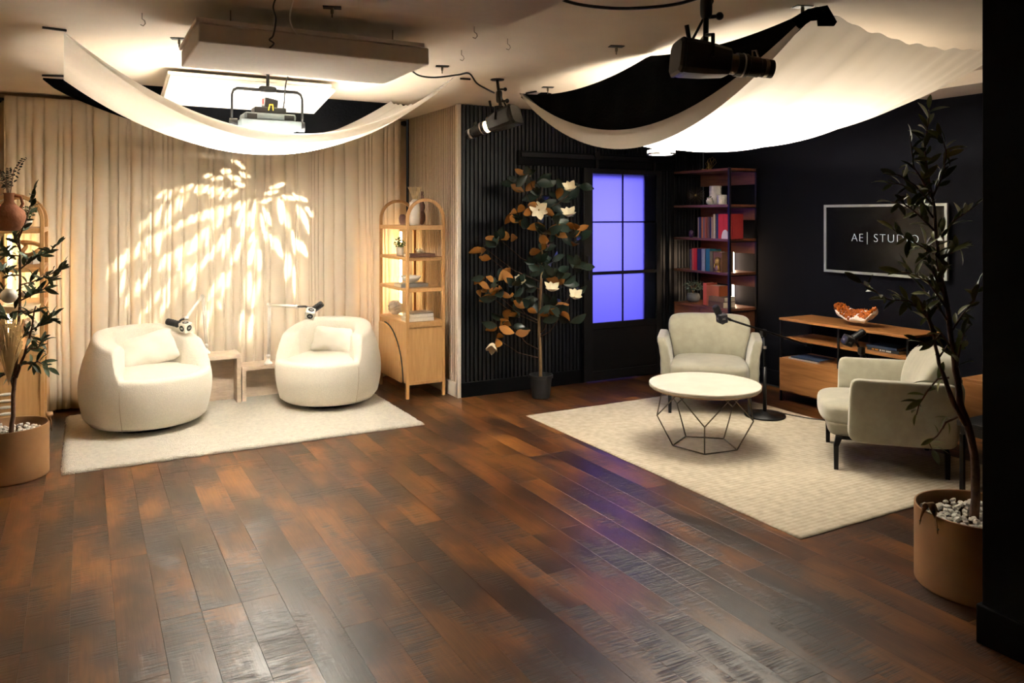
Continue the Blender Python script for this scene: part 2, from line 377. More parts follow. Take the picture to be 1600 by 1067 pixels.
# ---- sliding door with six frosted panes
dr = struct(bpy.data.objects.new('door_1', None)); C.objects.link(dr); dr['label'] = 'black framed sliding door with six frosted panes glowing violet blue'
DX0, DX1, DY = 4.175, 5.105, 6.155
GX0, GX1, GZ0, GZ1 = 4.275, 5.055, .575, 2.015
g = G(); th = .018
g.lo_hi((DX0, DY-th, .02), (GX0, DY+th, 2.06)); g.lo_hi((GX1, DY-th, .02), (DX1, DY+th, 2.06))
g.lo_hi((GX0, DY-th, GZ1), (GX1, DY+th, 2.06)); g.lo_hi((GX0, DY-th, .02), (GX1, DY+th, .11)); g.lo_hi((GX0, DY-th, GZ0-.06), (GX1, DY+th, GZ0))
g.obj('door_frame', BLACKM, dr, bevel=.002)
G().lo_hi((GX0, DY-.008, .11), (GX1, DY+.008, GZ0-.06)).obj('door_panel', BLACKM, dr)
gxm = 4.637; zs = [GZ0, 1.052, 1.545, GZ1]
FROST = bpy.data.materials.new('frosted_glass'); FROST.use_nodes = True
nt = FROST.node_tree; nt.nodes.remove(nt.nodes['Principled BSDF'])
a = nt.nodes.new('ShaderNodeBsdfTranslucent'); a.inputs[0].default_value = (.85, .87, .95, 1); b_ = nt.nodes.new('ShaderNodeBsdfDiffuse'); b_.inputs[0].default_value = (.05, .05, .06, 1)
mx = nt.nodes.new('ShaderNodeMixShader'); mx.inputs[0].default_value = .9; nt.links.new(b_.outputs[0], mx.inputs[1]); nt.links.new(a.outputs[0], mx.inputs[2]); nt.links.new(mx.outputs[0], nt.nodes['Material Output'].inputs[0])
for i in range(3):
    for (xa, xb) in ((GX0, gxm), (gxm, GX1)):
        g = G(); g.add([(xa, DY, zs[i]), (xb, DY, zs[i]), (xb, DY, zs[i+1]), (xa, DY, zs[i+1])], [(0, 1, 2, 3)]); g.obj('pane', FROST, dr)
G().lo_hi((gxm-.006, DY-.014, GZ0), (gxm+.006, DY+.012, GZ1)).obj('glazing_bar', BLACKM, dr)
G().lo_hi((GX0, DY-.014, 1.545-.006), (GX1, DY+.012, 1.545+.006)).obj('glazing_bar', BLACKM, dr)
G().lo_hi((GX0, DY-.016, 1.052-.015), (GX1, DY+.012, 1.052+.015)).obj('glazing_bar', BLACKM, dr)
g = G(); g.tube([(DX0+.03, DY-.02, 1.0), (DX0+.03, DY-.05, 1.0), (DX0+.03, DY-.05, 1.22), (DX0+.03, DY-.02, 1.22)], .007, 8); g.obj('door_handle', BLACKM, dr, smooth=True)
tr = thing('door_track', 'long black header board and rail above the sliding door', 'door track', (3.48, YF-.02, 2.09))
G().lo_hi((0, -.012, -.02), (1.85, .02, .115)).obj('header_board', BLACKW, tr, bevel=.003)
G().lo_hi((.02, -.034, .055), (1.83, -.022, .095)).obj('rail', BLACKM, tr, bevel=.002)
for xx in (.85, 1.55):
    g = G(); g.tube([(xx, -.052, .105), (xx, -.034, .105)], .03, 14); g.lo_hi((xx-.016, -.052, -.03), (xx+.016, -.046, .105)); g.obj('roller_hanger', BLACKM, tr)

# ================================================================== CURTAIN
RODZ = 2.535
rod = thing('curtain_rod', 'black curtain rod with round end knob high along the back wall', 'curtain rod', (0, 7.378, RODZ))
G().tube([(-1.2, 0, 0), (2.80, 0, 0)], .012, 10).obj('rod', BLACKM, rod, smooth=True)
g = G(); g.tube([(2.79, 0, 0), (2.81, 0, 0), (2.835, 0, 0), (2.85, 0, 0)], [.015, .022, .03, .026], 14); g.obj('finial', BLACKM, rod, smooth=True)
for xx in (2.765, -.60):
    g = G(); g.tube([(xx, 0, 0), (xx, .075, 0)], .009, 8); g.tube([(xx, .065, 0), (xx, .080, 0)], .028, 12); g.obj('bracket', BLACKM, rod, smooth=True)
def curtain(x0, x1, label, seed, ends=(0, 0)):
    rnd = random.Random(seed); nx = int((x1-x0)/.0045); nz = 20
    knots = [x0-.1]; pr = []
    while knots[-1] < x1+.2:
        wd = rnd.choice((.028, .04, .055, .075, .10, .12))*rnd.uniform(.85, 1.15); knots.append(knots[-1]+wd); pr.append((min(.06, .012+.42*wd)*rnd.uniform(.75, 1.1), rnd.uniform(.28, .5)))
    def wave(x, z):
        x += .007*math.sin(z*1.1+seed)+.004*math.sin(z*2.3+x*9)
        for i in range(len(knots)-1):
            a, b = knots[i], knots[i+1]
            if x <= b: t = min(1, max(0, (x-a)/(b-a))); return .03-pr[i][0]*math.sin(PI*t)**pr[i][1]
        return 0
    g = G(); vs = []; fs = []
    for j in range(nz+1):
        z = .025+(RODZ+.02-.025)*j/nz; k = j/nz
        amp = 1.0 if k < .9 else 1-.45*(k-.9)/.1
        for i in range(nx+1):
            x = x0+(x1-x0)*i/nx
            vs.append((x, 7.315+wave(x, z)*amp+.012*math.sin(x*5+seed), z))
    for j in range(nz):
        for i in range(nx): a = j*(nx+1)+i; fs.append((a, a+1, a+nx+2, a+nx+1))
    g.add(vs, fs); o = g.obj('curtain', CURT, smooth=True)
    m = o.modifiers.new('thickness', 'SOLIDIFY'); m.thickness = .004
    return tag(o, label, 'curtain', 'oatmeal curtains along the back wall')
curtain(-.545, .26, 'pleated oatmeal curtain hanging behind the left armchair and left arched shelf', 1)
curtain(.262, 1.08, 'pleated oatmeal curtain lit by leaf pattern on its left, between the two cream chairs', 2)
curtain(1.082, 1.86, 'pleated oatmeal curtain carrying the right half of the projected leaf pattern', 3)
curtain(1.862, 2.77, 'pleated oatmeal curtain behind the right arched shelf, beside the beige slats', 4)

# ================================================================== RUGS
def rug(name, x0, y0, x1, y1, th, m, shaggy, label):
    nx, ny = 90, 90; g = G(); vs = []; fs = []; rnd = random.Random(3)
    for j in range(ny+1):
        for i in range(nx+1):
            x = x0+(x1-x0)*i/nx; y = y0+(y1-y0)*j/ny; z = th
            if shaggy: z += rnd.uniform(-.003, .003)
            if i in (0, nx) or j in (0, ny):
                z = th*.45
                if shaggy: x += rnd.uniform(-.006, .006); y += rnd.uniform(-.006, .006)
            vs.append((x, y, z))
    for j in range(ny):
        for i in range(nx): a = j*(nx+1)+i; fs.append((a, a+1, a+nx+2, a+nx+1))
    b = len(vs); vs += [(x0, y0, .001), (x1, y0, .001), (x1, y1, .001), (x0, y1, .001)]
    rim = [i for i in range(nx+1)]+[j*(nx+1)+nx for j in range(1, ny+1)]+[ny*(nx+1)+i for i in range(nx-1, -1, -1)]+[j*(nx+1) for j in range(ny-1, 0, -1)]
    low = []
    for k in rim: v = vs[k]; low.append(len(vs)); vs.append((v[0], v[1], .001))
    for k in range(len(rim)): q = (k+1) % len(rim); fs.append((rim[k], low[k], low[q], rim[q]))
    g.add(vs, fs); o = g.obj(name, m, smooth=True); return tag(o, label, 'rug')
rug('shag_rug', -.12, 5.535, 2.29, 7.10, .022, RUGL, True, 'thick cream shag rug under the two round cream chairs')
RUGR = bpy.data.materials.new('woven_wool_rug'); RUGR.use_nodes = True; nt = RUGR.node_tree; N = nt.nodes; L = nt.links
b = N['Principled BSDF']; b.inputs['Roughness'].default_value = .95
tc = N.new('ShaderNodeTexCoord'); mp = N.new('ShaderNodeMapping'); L.new(tc.outputs['Object'], mp.inputs[0])
wv = N.new('ShaderNodeTexWave'); wv.bands_direction = 'Y'; wv.inputs['Scale'].default_value = 10; wv.inputs['Distortion'].default_value = 1.2; wv.inputs['Detail'].default_value = 4; wv.inputs['Detail Scale'].default_value = 9
L.new(mp.outputs[0], wv.inputs[0])
nz = N.new('ShaderNodeTexNoise'); nz.inputs['Scale'].default_value = 20; nz.inputs['Detail'].default_value = 7; L.new(tc.outputs['Object'], nz.inputs[0])
cr = N.new('ShaderNodeValToRGB'); cr.color_ramp.elements[0].color = (.35, .295, .215, 1); cr.color_ramp.elements[1].color = (.55, .49, .385, 1); cr.color_ramp.elements[0].position = .18; cr.color_ramp.elements[1].position = .55
mm = N.new('ShaderNodeMath'); mm.operation = 'MULTIPLY_ADD'; mm.inputs[1].default_value = .13; L.new(wv.outputs['Fac'], mm.inputs[0])
m2 = N.new('ShaderNodeMath'); m2.operation = 'MULTIPLY'; m2.inputs[1].default_value = .6; L.new(nz.outputs['Fac'], m2.inputs[0]); L.new(m2.outputs[0], mm.inputs[2])
L.new(mm.outputs[0], cr.inputs[0]); L.new(cr.outputs[0], b.inputs['Base Color'])
bp = N.new('ShaderNodeBump'); bp.inputs['Strength'].default_value = .5; bp.inputs['Distance'].default_value = .006; L.new(mm.outputs[0], bp.inputs['Height']); L.new(bp.outputs[0], b.inputs['Normal'])
rug('woven_rug', 3.105, 2.67, 5.06, 5.39, .010, RUGR, False, 'flat woven ivory rug with faint stripes under the coffee table and sage chairs')

# ================================================================== SWIVEL BARREL CHAIRS
def smooth(t): t = max(0, min(1, t)); return t*t*(3-2*t)
def barrel_chair(loc, rz, label, S=1.):
    root = thing('barrel_chair', label, 'armchair', loc, rz, 'round cream swivel chairs')
    TH = math.radians(55); n = 96; rings = []
    SE = .405
    def top(phi):                      # phi from the front
        d = abs(phi)-TH
        if d <= 0: return SE
        return SE+.21*smooth(d/.24)+.10*smooth(d/1.5)
    g = G(); vs = []; fs = []; m = 0
    for k in range(n):
        phi = -PI+2*PI*k/n; t = top(phi); ca, sa = math.sin(phi), -math.cos(phi)
        prof = []
        def rad(z):                    # barrel outline
            q = z/.72; return .405+.085*math.sin(PI*min(1, q*.95+.10))**1.2-.015*smooth((q-.7)/.3)
        h = t-.035
        for j in range(12): z = .045+(h-.045)*j/11; prof.append((rad(z)-(.03 if j == 0 else 0), z))
        wall = max(0., (t-SE)/.3); wall = min(1, wall)
        R0 = rad(h); rr = .035+.03*wall
        tw = .035+.045*wall
        for a in (25, 50, 75, 90): A = math.radians(a); prof.append((R0-rr*(1-math.cos(A)), h+.035*math.sin(A)))
        prof.append((R0-rr-tw*.5, t+.002))
        zi = SE-.02
        for a in (90, 60, 30, 0): A = math.radians(a); prof.append((R0-rr-tw+(.03*math.cos(A)*-1 if wall > .02 else -.03*math.cos(A)), t-.03+.03*math.sin(A)))
        ri = prof[-1][0]
        for j in range(1, 7): prof.append((ri-.012*j/6, (t-.03)+(zi-(t-.03))*j/6))
        m = len(prof)
        vs += [(r*ca, r*sa, z) for r, z in prof]
    for k in range(n):
        q = (k+1) % n
        for j in range(m-1): fs.append((k*m+j, q*m+j, q*m+j+1, k*m+j+1))
    fs.append(tuple(k*m for k in range(n))[::-1])
    g.add(vs, fs); g.obj('body', BOUCLE, root, smooth=True)
    # seat: domed disc that flows to the front edge
    g = G(); vs = [(0, 0, SE+.035)]; fs = []; rr = [.12, .24, .34, .40, .435]
    for i, r in enumerate(rr):
        for k in range(48):
            a = 2*PI*k/48; z = SE+.03-.042*(r/.435)**3
            f = 1.0
            vs.append((r*math.sin(a)*f, -r*math.cos(a)*f, z))
    for k in range(48): fs.append((0, 1+k, 1+(k+1) % 48))
    for i in range(len(rr)-1):
        for k in range(48): a = 1+i*48+k; b = 1+i*48+(k+1) % 48; fs.append((a, a+48, b+48, b))
    g.add(vs, fs); g.obj('seat', BOUCLE, root, smooth=True)
    SEAM = mat('cream_seam', (.50, .43, .32), .9)
    g = G()
    def orad(z): q = z/.72; return .405+.085*math.sin(PI*min(1, q*.95+.10))**1.2-.015*smooth((q-.7)/.3)
    for sgn in (-1, 1):
        ph = sgn*(TH); g.tube([((orad(z)+.0005)*math.sin(ph), -(orad(z)+.0005)*math.cos(ph), z) for z in [.05+.312*i/10 for i in range(11)]], .0028, 6)
    g.tube([((orad(.36)-.006)*math.sin(a), -(orad(.36)-.006)*math.cos(a), .374) for a in [-TH+2*TH*i/24 for i in range(25)]], .003, 6)
    g.obj('seam', SEAM, root, smooth=True)
    G().lathe([(.28, 0), (.29, .02), (.29, .05)], 32).obj('swivel_base', BLACKP, root, smooth=False)
    root.scale = (S, S, S*1.07); return root
barrel_chair((.425, 6.52, .022), math.radians(29), 'round cream boucle swivel chair on the left with one tilted pillow', .945)
barrel_chair((1.835, 6.56, .022), math.radians(-38), 'round cream boucle swivel chair on the right, next to the arched oak shelf', .90)
def pillow(loc, rot, label, w=.44, h=.24, d=.13):
    def df(x, y, z):
        e = (abs(x)/(w/2))**2*(abs(z)/(h/2))**2; k = 1-.75*max((abs(x)/(w/2))**4, (abs(z)/(h/2))**4)
        wr = .006*math.sin(x*34+z*22)+.005*math.sin(z*47-x*13)
        return (x*(1+.07*e), y*max(.12, k)+wr, z*(1+.10*e))
    o = G().puff((w, d, h), n=7, seg=16, deform=df).obj('pillow', PILLOW, None, smooth=True, loc=loc, rot=rot)
    return tag(o, label, 'pillow')
pillow(PT(234, 546, 6.04), Euler((math.radians(-24), math.radians(-13), math.radians(4))), 'cream lumbar pillow leaning tilted in the left round chair', .40, .25, .13)
pillow(PT(523, 532, 6.72), Euler((math.radians(-18), math.radians(4), math.radians(-38))), 'cream lumbar pillow lying flat against the back of right round chair', .38, .22, .12)

# ================================================================== TRAVERTINE TABLES
def stone_table(x0, x1, y0, y1, z, label):
    t = thing('stone_side_table', label, 'side table', ((x0+x1)/2, (y0+y1)/2, .022))
    w, d, h = x1-x0, y1-y0, z-.022; k = .035
    G().box((0, 0, h-k/2), (w, d, k)).obj('top_slab', TRAV, t, bevel=.003)
    for s in (-1, 1): G().box((s*(w/2-k/2), 0, (h-k)/2), (k, d, h-k)).obj('side_slab', TRAV, t, bevel=.002)
    G().box((0, .05, (h-k)/2), (w-2*k, .03, h-k)).obj('back_slab', TRAV, t)
    return t
stone_table(.74, 1.175, 6.88, 7.14, .43, 'taller travertine side table with pitted open front, beside left chair')
stone_table(1.185, 1.58, 6.90, 7.14, .315, 'lower travertine side table partly behind the right cream chair')

# ================================================================== MICROPHONES
def mic_head(root, p, d, cube_p, body, cubem, axis_d):
    """p tip of the mic, cube carries round logos"""
    p = Vector(p); d = Vector(d).normalized(); q = d.to_track_quat('Z', 'Y')
    M = Matrix.Translation(p) @ q.to_matrix().to_4x4()
    g = G(); g.lathe([(.001, .085), (.022, .083), (.0265, .074), (.0265, .0), (.028, -.002), (.028, -.012), (.022, -.02), (.022, -.07), (.018, -.078)], 18, M=M)
    g.obj('microphone_body', body, root, smooth=False)
    g = G()
    for z in (.015, .03, .045, .06): g.lathe([(.0265, z), (.0275, z+.003), (.0265, z+.006)], 18, M=M)
    g.obj('grille_rib', BLACKM, root, kind='stuff')
def mic_cube(root, c, rot, m, s=.075, disc=True, inkm=None):
    M = Matrix.Translation(c) @ Euler(rot).to_matrix().to_4x4()
    g = G(); h = s/2
    g.puff((s, s, s), n=14, seg=8, M=M); cb = g.obj('logo_cube', m, root, smooth=True)
    for R_ in (Euler((PI/2, 0, 0)), Euler((PI/2, 0, PI/2)), Euler((PI/2, 0, -PI/2)), Euler((0, 0, 0))):
        A = M @ R_.to_matrix().to_4x4() @ Matrix.Translation((0, 0, h+.0008))
        if disc:
            G().lathe([(.024, -.001), (.024, .0005)], 20, M=A).obj('logo_disc', BLACKP, cb)
        text('AE', .022, inkm, cb, A @ Matrix.Translation((0, 0, .0012)), ext=.0004)
WHITEM = mat('white_boom_metal', (.78, .74, .66), .35, var=.03)
def boom_mic(base, j1, j2, hd, mdir, cpos, crot, label):
    root = thing('boom_microphone', label, 'microphone')
    base, j1, j2, hd, cpos = map(Vector, (base, j1, j2, hd, cpos))
    g = G(); g.lathe([(.035, 0), (.035, .012), (.018, .03), (.012, .05), (.012, .07)], 16, c=base); g.obj('clamp_base', WHITEM, root, smooth=True)
    q = base+Vector((0, 0, .07)); off = Vector((.012, -.006, 0))
    g = G(); g.tube([q, j1], .009, 8); g.tube([q+off, j1+off], .006, 6); g.obj('lower_arm', WHITEM, root, smooth=True)
    for p in (q, j1, j2): 
        g = G(); g.tube([p+Vector((0, -.02, 0)), p+Vector((0, .02, 0))], .016, 12); g.obj('joint', WHITEM, root, smooth=True)
    d = (j2-j1).normalized(); g = G()
    g.tube([j1, j2], .0125, 8); g.obj('upper_arm', WHITEM, root, smooth=True)
    g = G(); g.tube([j2, (j2+hd)/2+Vector((0, 0, .012)), hd], .009, 8); g.ball(hd, .016, 8); g.tube([hd, cpos], .01, 8); g.obj('swivel_joint', BLACKP, root, smooth=True)
    mic_head(root, hd, mdir, None, BLACKP, None, None)
    mic_cube(root, cpos, crot, WHITEM, inkm=mat('white_ink', (.7, .7, .68), .5))
tz1, tz2 = .43, .315
b1 = PT(322, 547, 6.62); b1.z = tz1
t0 = b1.x*F[0]+b1.y*F[1]
j1 = PT(316, 463, t0-.02); j2 = PT(291, 497, t0-.42)
boom_mic(b1, j1, j2, PT(276, 506, t0-.47), Vector(PT(257, 501, t0-.47))-Vector(PT(276, 506, t0-.47)), PT(290, 511, t0-.5), (.15, -.2, math.radians(35)), 'white boom arm with black microphone and white logo cube over left chair')
b2 = Vector((1.25, 7.02, tz2)); t0 = b2.x*F[0]+b2.y*F[1]
b2 = PT(419, 340, t0); b2.z = tz2
j1 = PT(420, 476, t0-.02); j2 = PT(463, 479, t0-.30)
boom_mic(b2, j1, j2, PT(491, 483, t0-.38), Vector(PT(508, 473, t0-.38))-Vector(PT(491, 485, t0-.38)), PT(485, 490, t0-.42), (.5, .2, math.radians(-15)), 'white boom arm with black microphone and white logo cube over right chair')

# ================================================================== ARCHED OAK BOOKCASES
def arched(loc, flip, label):
    """local: front faces -X, near side at y=0, far side y=W"""
    root = thing('arched_bookcase', label, 'bookcase', loc, PI if flip else 0, 'arched oak bookcases')
    Wd, D, k = .72, .37, .028; zt = 1.575; r = D/2-k/2
    for y in (k/2, Wd-k/2):
        g = G(); pts = [(k/2, z) for z in (0, zt)]
        path = [(k/2, .0), (k/2, zt)]+[(D/2-r*math.cos(PI*i/18), zt+r*math.sin(PI*i/18)) for i in range(1, 18)]+[(D-k/2, zt), (D-k/2, 0)]
        # square section swept
        vs = []; fs = []
        for i, (px_, pz_) in enumerate(path):
            a = path[max(i-1, 0)]; b = path[min(i+1, len(path)-1)]; dx, dz = b[0]-a[0], b[1]-a[1]; l = math.hypot(dx, dz); nx_, nz_ = -dz/l, dx/l
            for sx_, sy_ in ((-1, -1), (1, -1), (1, 1), (-1, 1)): vs.append((px_+nx_*sx_*k/2, y+sy_*k/2, pz_+nz_*sx_*k/2))
        for i in range(len(path)-1):
            for q in range(4): fs.append((i*4+q, i*4+(q+1) % 4, i*4+4+(q+1) % 4, i*4+4+q))
        fs += [(0, 3, 2, 1), tuple((len(path)-1)*4+q for q in range(4))]
        g.add(vs, fs); g.obj('arched_side_frame', OAK, root, bevel=.005)
    for z, hh in ((1.52, .035), (1.24, .028), (.965, .028)):
        G().lo_hi((.002, k, z-hh), (D-.002, Wd-k, z)).obj('shelf', OAKX, root, bevel=.002)
        for y in (k/2, Wd-k/2): G().lo_hi((k, y-.008, z-hh-.004), (D-k, y+.008, z)).obj('side_rail', OAKX, root, bevel=.002)
    # cabinet box
    z0, z1 = .13, .67
    G().lo_hi((.0, k, z1-.022), (D, Wd-k, z1)).obj('cabinet_top', OAKX, root, bevel=.002)
    for y in (k/2, Wd-k/2):
        G().lo_hi((k, y-.005, z0), (D-k, y+.005, z1-.02)).obj('cabinet_side', OAK, root)
        G().lo_hi((k, y-.012, z1-.05), (D-k, y+.012, z1)).obj('side_rail', OAKX, root, bevel=.002)
        G().lo_hi((k, y-.012, z0-.01), (D-k, y+.012, z0+.02)).obj('side_rail', OAKX, root, bevel=.002)
    G().lo_hi((D-.02, k, z0), (D-.008, Wd-k, z1-.02)).obj('back_panel', OAK, root)
    G().lo_hi((.01, k, z0), (D-.02, Wd-k, z0+.02)).obj('cabinet_floor', OAKX, root)
    # front: black strip for the shaded reveal, near half plain panel with quarter round door standing proud
    G().lo_hi((.010, k, z0), (.024, Wd-k, z1-.022)).obj('front_panel', OAK, root)
    n = 16; Rr = .475; arc = [(Wd-.14-.47*math.sin(PI/2*i/n), z0+Rr*math.cos(PI/2*i/n)) for i in range(n+1)]
    poly = [(Wd-.03, z0), (Wd-.03, z0+Rr)]+arc
    g = G(); g.tube([(.008, a_-.006*(i/n), b_+.006*(1-i/n)) for i, (a_, b_) in enumerate(arc)], .0075, 6); g.obj('gap_shade_strip', BLACKP, root)  # solid black tube stands in for the shade along the door curve
    vs = [(-.014, a, b) for a, b in poly]+[(.010, a, b) for a, b in poly]; m_ = len(poly)
    fs = [tuple(range(m_)), tuple(range(2*m_-1, m_-1, -1))]+[(i, i+m_, (i+1) % m_+m_, (i+1) % m_) for i in range(m_)]
    G().add(vs, fs).obj('curved_door', OAK, root, bevel=.002)
    return root
BKX, BKY = 2.47, 6.375
arched((BKX, BKY, 0), False, 'arched oak bookcase standing against the beige slats right of the curtain')
LBX, LBY = -.24, 7.12
arched((LBX, LBY, 0), True, 'arched oak bookcase at the left edge behind the left olive tree')
def led(p0, p1, r, m, label, br=.04):
    t = thing('led_tube', label, 'led light', (p0[0], p0[1], 0))
    G().tube([(0, 0, p0[2]), (0, 0, p1[2])], r, 10).obj('tube', m, t, smooth=True)
    g = G(); g.tube([(0, 0, 0), (0, 0, .012)], br, 16); g.obj('base', BLACKM, t); G().tube([(0, 0, .012), (0, 0, p0[2])], .006, 8).obj('stand', BLACKM, t)
led((2.72, 7.175, .70), (2.72, 7.175, 1.45), .011, LEDM, 'warm upright light tube glowing behind the arched bookcase by the beige slats')
led((-.50, 7.175, .70), (-.50, 7.175, 1.45), .013, LEDM, 'warm upright light tube glowing behind left arched bookcase')
led((5.705, 5.745, .76), (5.705, 5.745, 1.34), .010, LEDP, 'slim peach light tube behind the walnut bookshelf', .03)

# ================================================================== SHELF ITEMS
def book(c, d, rz, m, label, cat='book', group=None, flat=True, name='book', tilt=0):
    """flat: lying, d=(length, depth, thick); upright: d=(thick, depth, height) spine to -Y local"""
    o = None; t = .0022
    g = G(); x, y, z = d
    if flat:
        g.box((0, 0, z-t/2), (x, y, t)); g.box((0, 0, t/2), (x, y, t)); g.box((0, -y/2+t/2, z/2), (x, t, z))
        p = G().box((0, .001, z/2), (x-.008, y-.008, z-2*t))
    else:
        g.box((x/2-t/2, 0, z/2), (t, y, z)); g.box((-x/2+t/2, 0, z/2), (t, y, z)); g.box((0, -y/2+t/2, z/2), (x, t, z))
        p = G().box((0, .001, z/2), (x-2*t, y-.008, z-.008))
    o = g.obj(name, m, loc=c, rot=(0, tilt, rz)); tag(o, label, cat, group); p.obj('pages', PAPER, o)
    return o
def bookc(name, col): return mat('book_cloth_'+name, col, .6, var=.08, nscale=60)
# --- right arched bookcase
Z1, Z2, Z3, Z4 = 1.52, 1.24, .965, .67
def vase(prof, m, loc, label, cat='vase', n=28, name='vase', group=None, sx=1, sy=1, rz=0):
    o = G().lathe(prof, n, sx=sx, sy=sy).obj(name, m, loc=loc, rot=(0, 0, rz), smooth=True); return tag(o, label, cat, group)
def sh(px, X, z): p = PX(px, 300, X); return (X, p.y, z)
va = vase([(.040, 0), (.047, .03), (.05, .16), (.045, .205), (.022, .228), (.020, .235), (.014, .235), (.014, .2)], CERAM, sh(648, 2.62, Z1), 'tall white ceramic vase holding dried pampas on the arched shelf top')
pt = thing('pampas_grass', 'fluffy dried pampas bunch standing in the tall white vase', 'dried grass', (va.location.x, va.location.y, Z1+.20))
for k in range(9):
    a = 2*PI*k/9; rx, ry = .052*math.cos(a), .052*math.sin(a)
    g = G(); g.tube([(0, 0, 0), (rx*.3, ry*.3, .04)], .0015, 4); rnd = random.Random(k)
    for q in range(130):
        h = rnd.uniform(.02, .13); sx_, sy_ = rx*h/.13, ry*h/.13; b = rnd.uniform(0, 2*PI); l = .02*rnd.uniform(.5, 1)
        g.add([(sx_-.002, sy_, h), (sx_+.002, sy_, h), (sx_+l*math.cos(b), sy_+l*math.sin(b), h+.022)], [(0, 1, 2)])
    g.obj('plume', PAMPAS, pt)
vase([(.024, 0), (.034, .03), (.036, .06), (.03, .085), (.018, .1), (.012, .1)], MAUVE, sh(629, 2.72, Z1), 'small squat mauve vase beside the tall white vase', n=20)
g = G(); g.ball((0, 0, .07), .07, 12, (.45, .6, 1)); g.ball((.0, .0, .17), .055, 12, (.5, .7, 1)); g.ball((.005, 0, .245), .038, 10, (.5, .7, 1)); g.tube([(0, 0, .27), (.004, 0, .31)], [.012, .014], 10)
tag(g.obj('stacked_vase', MAUVE, loc=sh(659, 2.75, Z1), smooth=True), 'mauve vase of stacked rounded lobes behind the white vase', 'vase')
def bushy(loc, potprof, potm, label, r, h0, n, lm, leaf=.022, pr=20, spread=(1, 1, .8)):
    root = thing('potted_plant', label, 'plant', loc)
    G().lathe(potprof, pr).obj('pot', potm, root, smooth=True)
    rnd = random.Random(hash(label) % 999 if False else int(abs(loc[0]*1000+loc[1]*77)))
    lf = G().add([(0, 0, 0), (leaf*.35, leaf*.5, .003), (0, leaf*.5, -.002), (-leaf*.35, leaf*.5, .003), (0, leaf, 0)], [(0, 1, 2), (0, 2, 3), (1, 4, 2), (2, 4, 3)]).mesh('leaf', lm)
    g = G()
    for i in range(10):
        a = rnd.uniform(0, 2*PI); q = r*.6; g.tube([(0, 0, h0-.02), (q*.4*math.cos(a), q*.4*math.sin(a), h0+r*.5), (q*math.cos(a), q*math.sin(a), h0+r*rnd.uniform(.6, 1.1))], .0015, 4)
    g.obj('stems', TWIG, root)['kind'] = 'stuff'
    for i in range(n):
        v = Vector((rnd.gauss(0, 1), rnd.gauss(0, 1), rnd.gauss(0, 1))).normalized()*r*rnd.uniform(.5, 1)
        inst('leaf', lf, root, (v.x*spread[0], v.y*spread[1], max(h0-.0, h0+r*.65+v.z*spread[2])), (rnd.uniform(-1, 1), rnd.uniform(-1, 1), rnd.uniform(0, 6.3)), rnd.uniform(.7, 1.3))
    return root
LEAFG = mat('fresh_green_leaf', (.05, .10, .02), .45, var=.4)
bushy(sh(625, 2.55, Z2), [(.028, 0), (.034, .005), (.034, .075), (.030, .078), (.028, .06)], CERAM, 'small green leafy plant in a white marbled pot on the arched oak shelf', .062, .075, 90, LEAFG, .026)
WB = bookc('white', (.70, .66, .60)); GB = bookc('grey', (.22, .21, .20)); BB = bookc('brown', (.12, .05, .03))
book(sh(655, 2.62, Z2), (.24, .17, .030), PI/2*0, BB, 'brown spined book lying flat beneath the coral, arched oak shelf', flat=True)
g = G(); rnd = random.Random(5)
for i in range(26):
    a = rnd.uniform(0, 2*PI); e = rnd.uniform(.2, 1.3); d = Vector((math.cos(a)*math.cos(e), math.sin(a)*math.cos(e), math.sin(e))); q = rnd.uniform(.03, .055)
    g.tube([(0, 0, .01), d*q*.6, d*q+Vector((rnd.uniform(-.01, .01), rnd.uniform(-.01, .01), 0))], [.008, .007, .003], 6)
p = sh(656, 2.66, Z2+.030); tag(g.obj('coral', CORAL, loc=p, smooth=True), 'knobbly bleached coral piece on the brown book', 'coral')
book(sh(642, 2.6, Z3), (.26, .19, .032), 0, GB, 'thick grey book lying under the white bowl')
vase([(.03, 0), (.035, .004), (.075, .03), (.095, .065), (.090, .065), (.07, .034), (.02, .012)], CERAM, (sh(642, 2.6, 0)[0], sh(642, 2.6, 0)[1], Z3+.032), 'wide white footed bowl resting on the grey book', 'bowl', name='bowl')
g = G(); g.ball((0, 0, .065), .075, 14, (.9, 1.05, .87), .10); tag(g.obj('rock', SHELL, loc=sh(618, 2.60, Z4)), 'big craggy pale rock on the arched cabinet top', 'rock')
for i, (zz, w_, c_) in enumerate(((0, .25, WB), (.034, .23, WB), (.062, .20, bookc('taupe', (.30, .24, .18))))):
    book((2.62+.01*i, sh(652, 2.62, 0)[1]+.01*i, Z4+zz), (w_, .17, (.032, .026, .012)[i]), .05*i, c_, ('thick white book at the bottom of the stack on the arched cabinet top', 'white book in the middle of the stack on the arched cabinet top', 'thin taupe book topping the stack on the arched cabinet top')[i], group=None)
